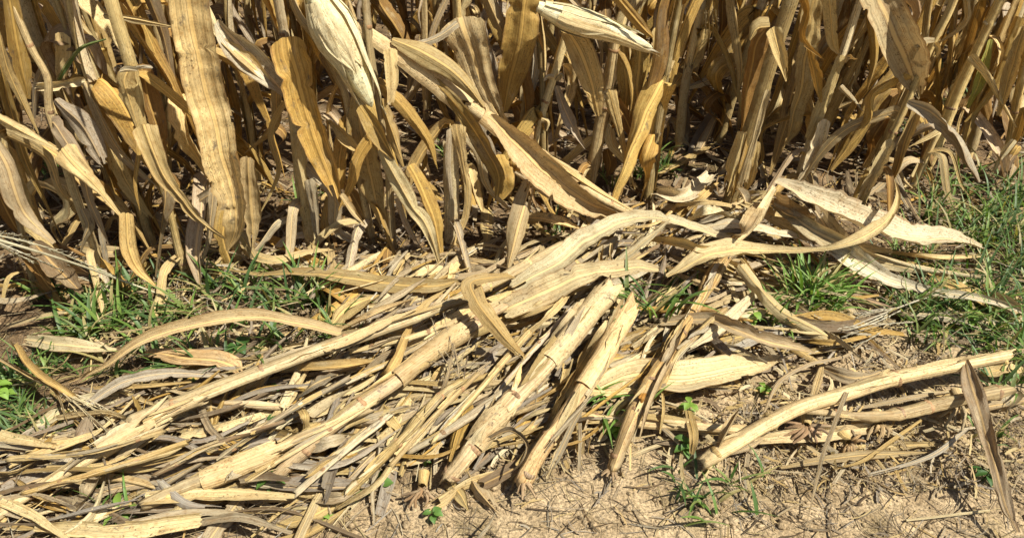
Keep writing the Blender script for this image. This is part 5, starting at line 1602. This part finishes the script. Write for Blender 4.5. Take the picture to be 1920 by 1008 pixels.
# ------------------------------------------------------------------ small broadleaf weeds
def weed(label, px, py, n, size, colr, h=0.03, round_=0.75, z=0.0):
    b0 = G(px, py, z)
    t = thing('seedling', b0, label, 'seedling')
    top = np.array([grng.uniform(-.006, .006), grng.uniform(-.006, .006), h])
    V, F, U = tube_set([([(0, 0, -0.004), top * 0.5 + [0.002, 0, 0], top], 0.0014, 0.0009)], 5)
    link('stem', make_mesh('stem', V, F, U), M['weed'], t, (colr[0] * 0.9, colr[1] * 0.85, colr[2]))
    for k in range(n):
        a = k * 2.4 + grng.uniform(-.3, .3)
        f = 0.45 + 0.55 * k / max(1, n - 1)
        s = size * grng.uniform(0.7, 1.1)
        o = np.array([math.cos(a), math.sin(a), 0])
        sd = np.array([-o[1], o[0], 0])
        rise = grng.uniform(0.0, 0.5)
        VV = []
        ny, nx = 6, 5
        for j in range(ny):
            q = j / (ny - 1)
            w = s * round_ * 0.5 * math.sin(math.pi * min(1, 0.06 + 0.94 * q) ** 0.85) + 0.0003
            cc = top * f + o * (0.003 + s * q) + np.array([0, 0, s * (rise * q - 0.5 * q * q)])
            for i in range(nx):
                x = -1 + 2 * i / (nx - 1)
                VV.append(cc + sd * x * w + np.array([0, 0, abs(x) * w * 0.35]))
        uv = [((i / 4), q) for q in range(ny) for i in range(nx)]
        kk = grng.uniform(.85, 1.15)
        link('leaf', make_mesh('leaf', VV, grid_faces(ny, nx), np.array(uv, float)), M['weed'], t, (colr[0] * kk, colr[1] * kk, colr[2] * kk))
    return t
LIME, DEEP, MIDG = (0.22, 0.36, 0.06), (0.06, 0.14, 0.03), (0.12, 0.23, 0.05)
weed('lime green seedling with pointed leaves left of the golden stalk', 721, 496, 9, 0.020, LIME, 0.035)
weed('pale green seedling at the end of the sheath strip, right of the golden stalk', 806, 470, 8, 0.018, LIME, 0.04)
weed('green seedling on bare soil above the stout lower right stalk', 895, 444, 8, 0.016, LIME, 0.02)
weed('yellow green broadleaf plant at the foot of the bright grass tuft', 880, 366, 12, 0.022, LIME, 0.05)
weed('yellow green leafy plant at the left edge in the grass', 10, 452, 10, 0.028, LIME, 0.05)
weed('round leaved seedling beside the orange cut tip, right one', 444, 556, 2, 0.026, MIDG, 0.022, 1.0)
weed('round leaved seedling beside the orange cut tip, left one', 423, 562, 3, 0.022, MIDG, 0.02, 0.9)
weed('dark round leaved plant under the pale crossing stalk', 318, 492, 4, 0.028, DEEP, 0.03, 0.9)
weed('dark round leaved plant behind the crossing stalk near the cut orange leaf', 285, 402, 6, 0.032, DEEP, 0.04, 0.9)
weed('dark leaves under the frayed bleached leaf right of the left grass', 322, 450, 4, 0.026, DEEP, 0.03, 0.9)
weed('small weed beside the foot of the greyish stalk', 378, 546, 6, 0.018, MIDG, 0.02)
weed('leafy weed against the orange cut end of the greyish stalk', 322, 560, 8, 0.028, MIDG, 0.05, 0.6)
weed('tiny seedling on the dirt left of the thickest stalk', 498, 526, 5, 0.012, MIDG, 0.015)
weed('flat weed rosette right of the thickest stalk foot', 580, 515, 10, 0.018, DEEP, 0.015, 0.5)
weed('small green weed at the bottom edge below the round seedlings', 376, 592, 7, 0.018, LIME, 0.02)
weed('weed at the bottom edge below the brown root fan', 504, 590, 6, 0.018, MIDG, 0.02)
weed('feathery weed in the bottom left corner by the sheath', 78, 560, 12, 0.016, DEEP, 0.03, 0.4)
weed('bright grassy weed at the bottom left edge', 142, 592, 8, 0.034, LIME, 0.03, 0.35)
weed('dull weed on the dirt beside the long grey right leaf', 1150, 545, 6, 0.026, DEEP, 0.025, 0.5)
weed('clustered weed at the foot of the stout stalk by the dirt', 800, 516, 10, 0.020, MIDG, 0.04, 0.7)
weed('yellow green weed cluster within the right grass', 1132, 372, 14, 0.022, LIME, 0.05)
weed('small weed right of the leaf at the far right edge', 1176, 428, 8, 0.022, MIDG, 0.04)
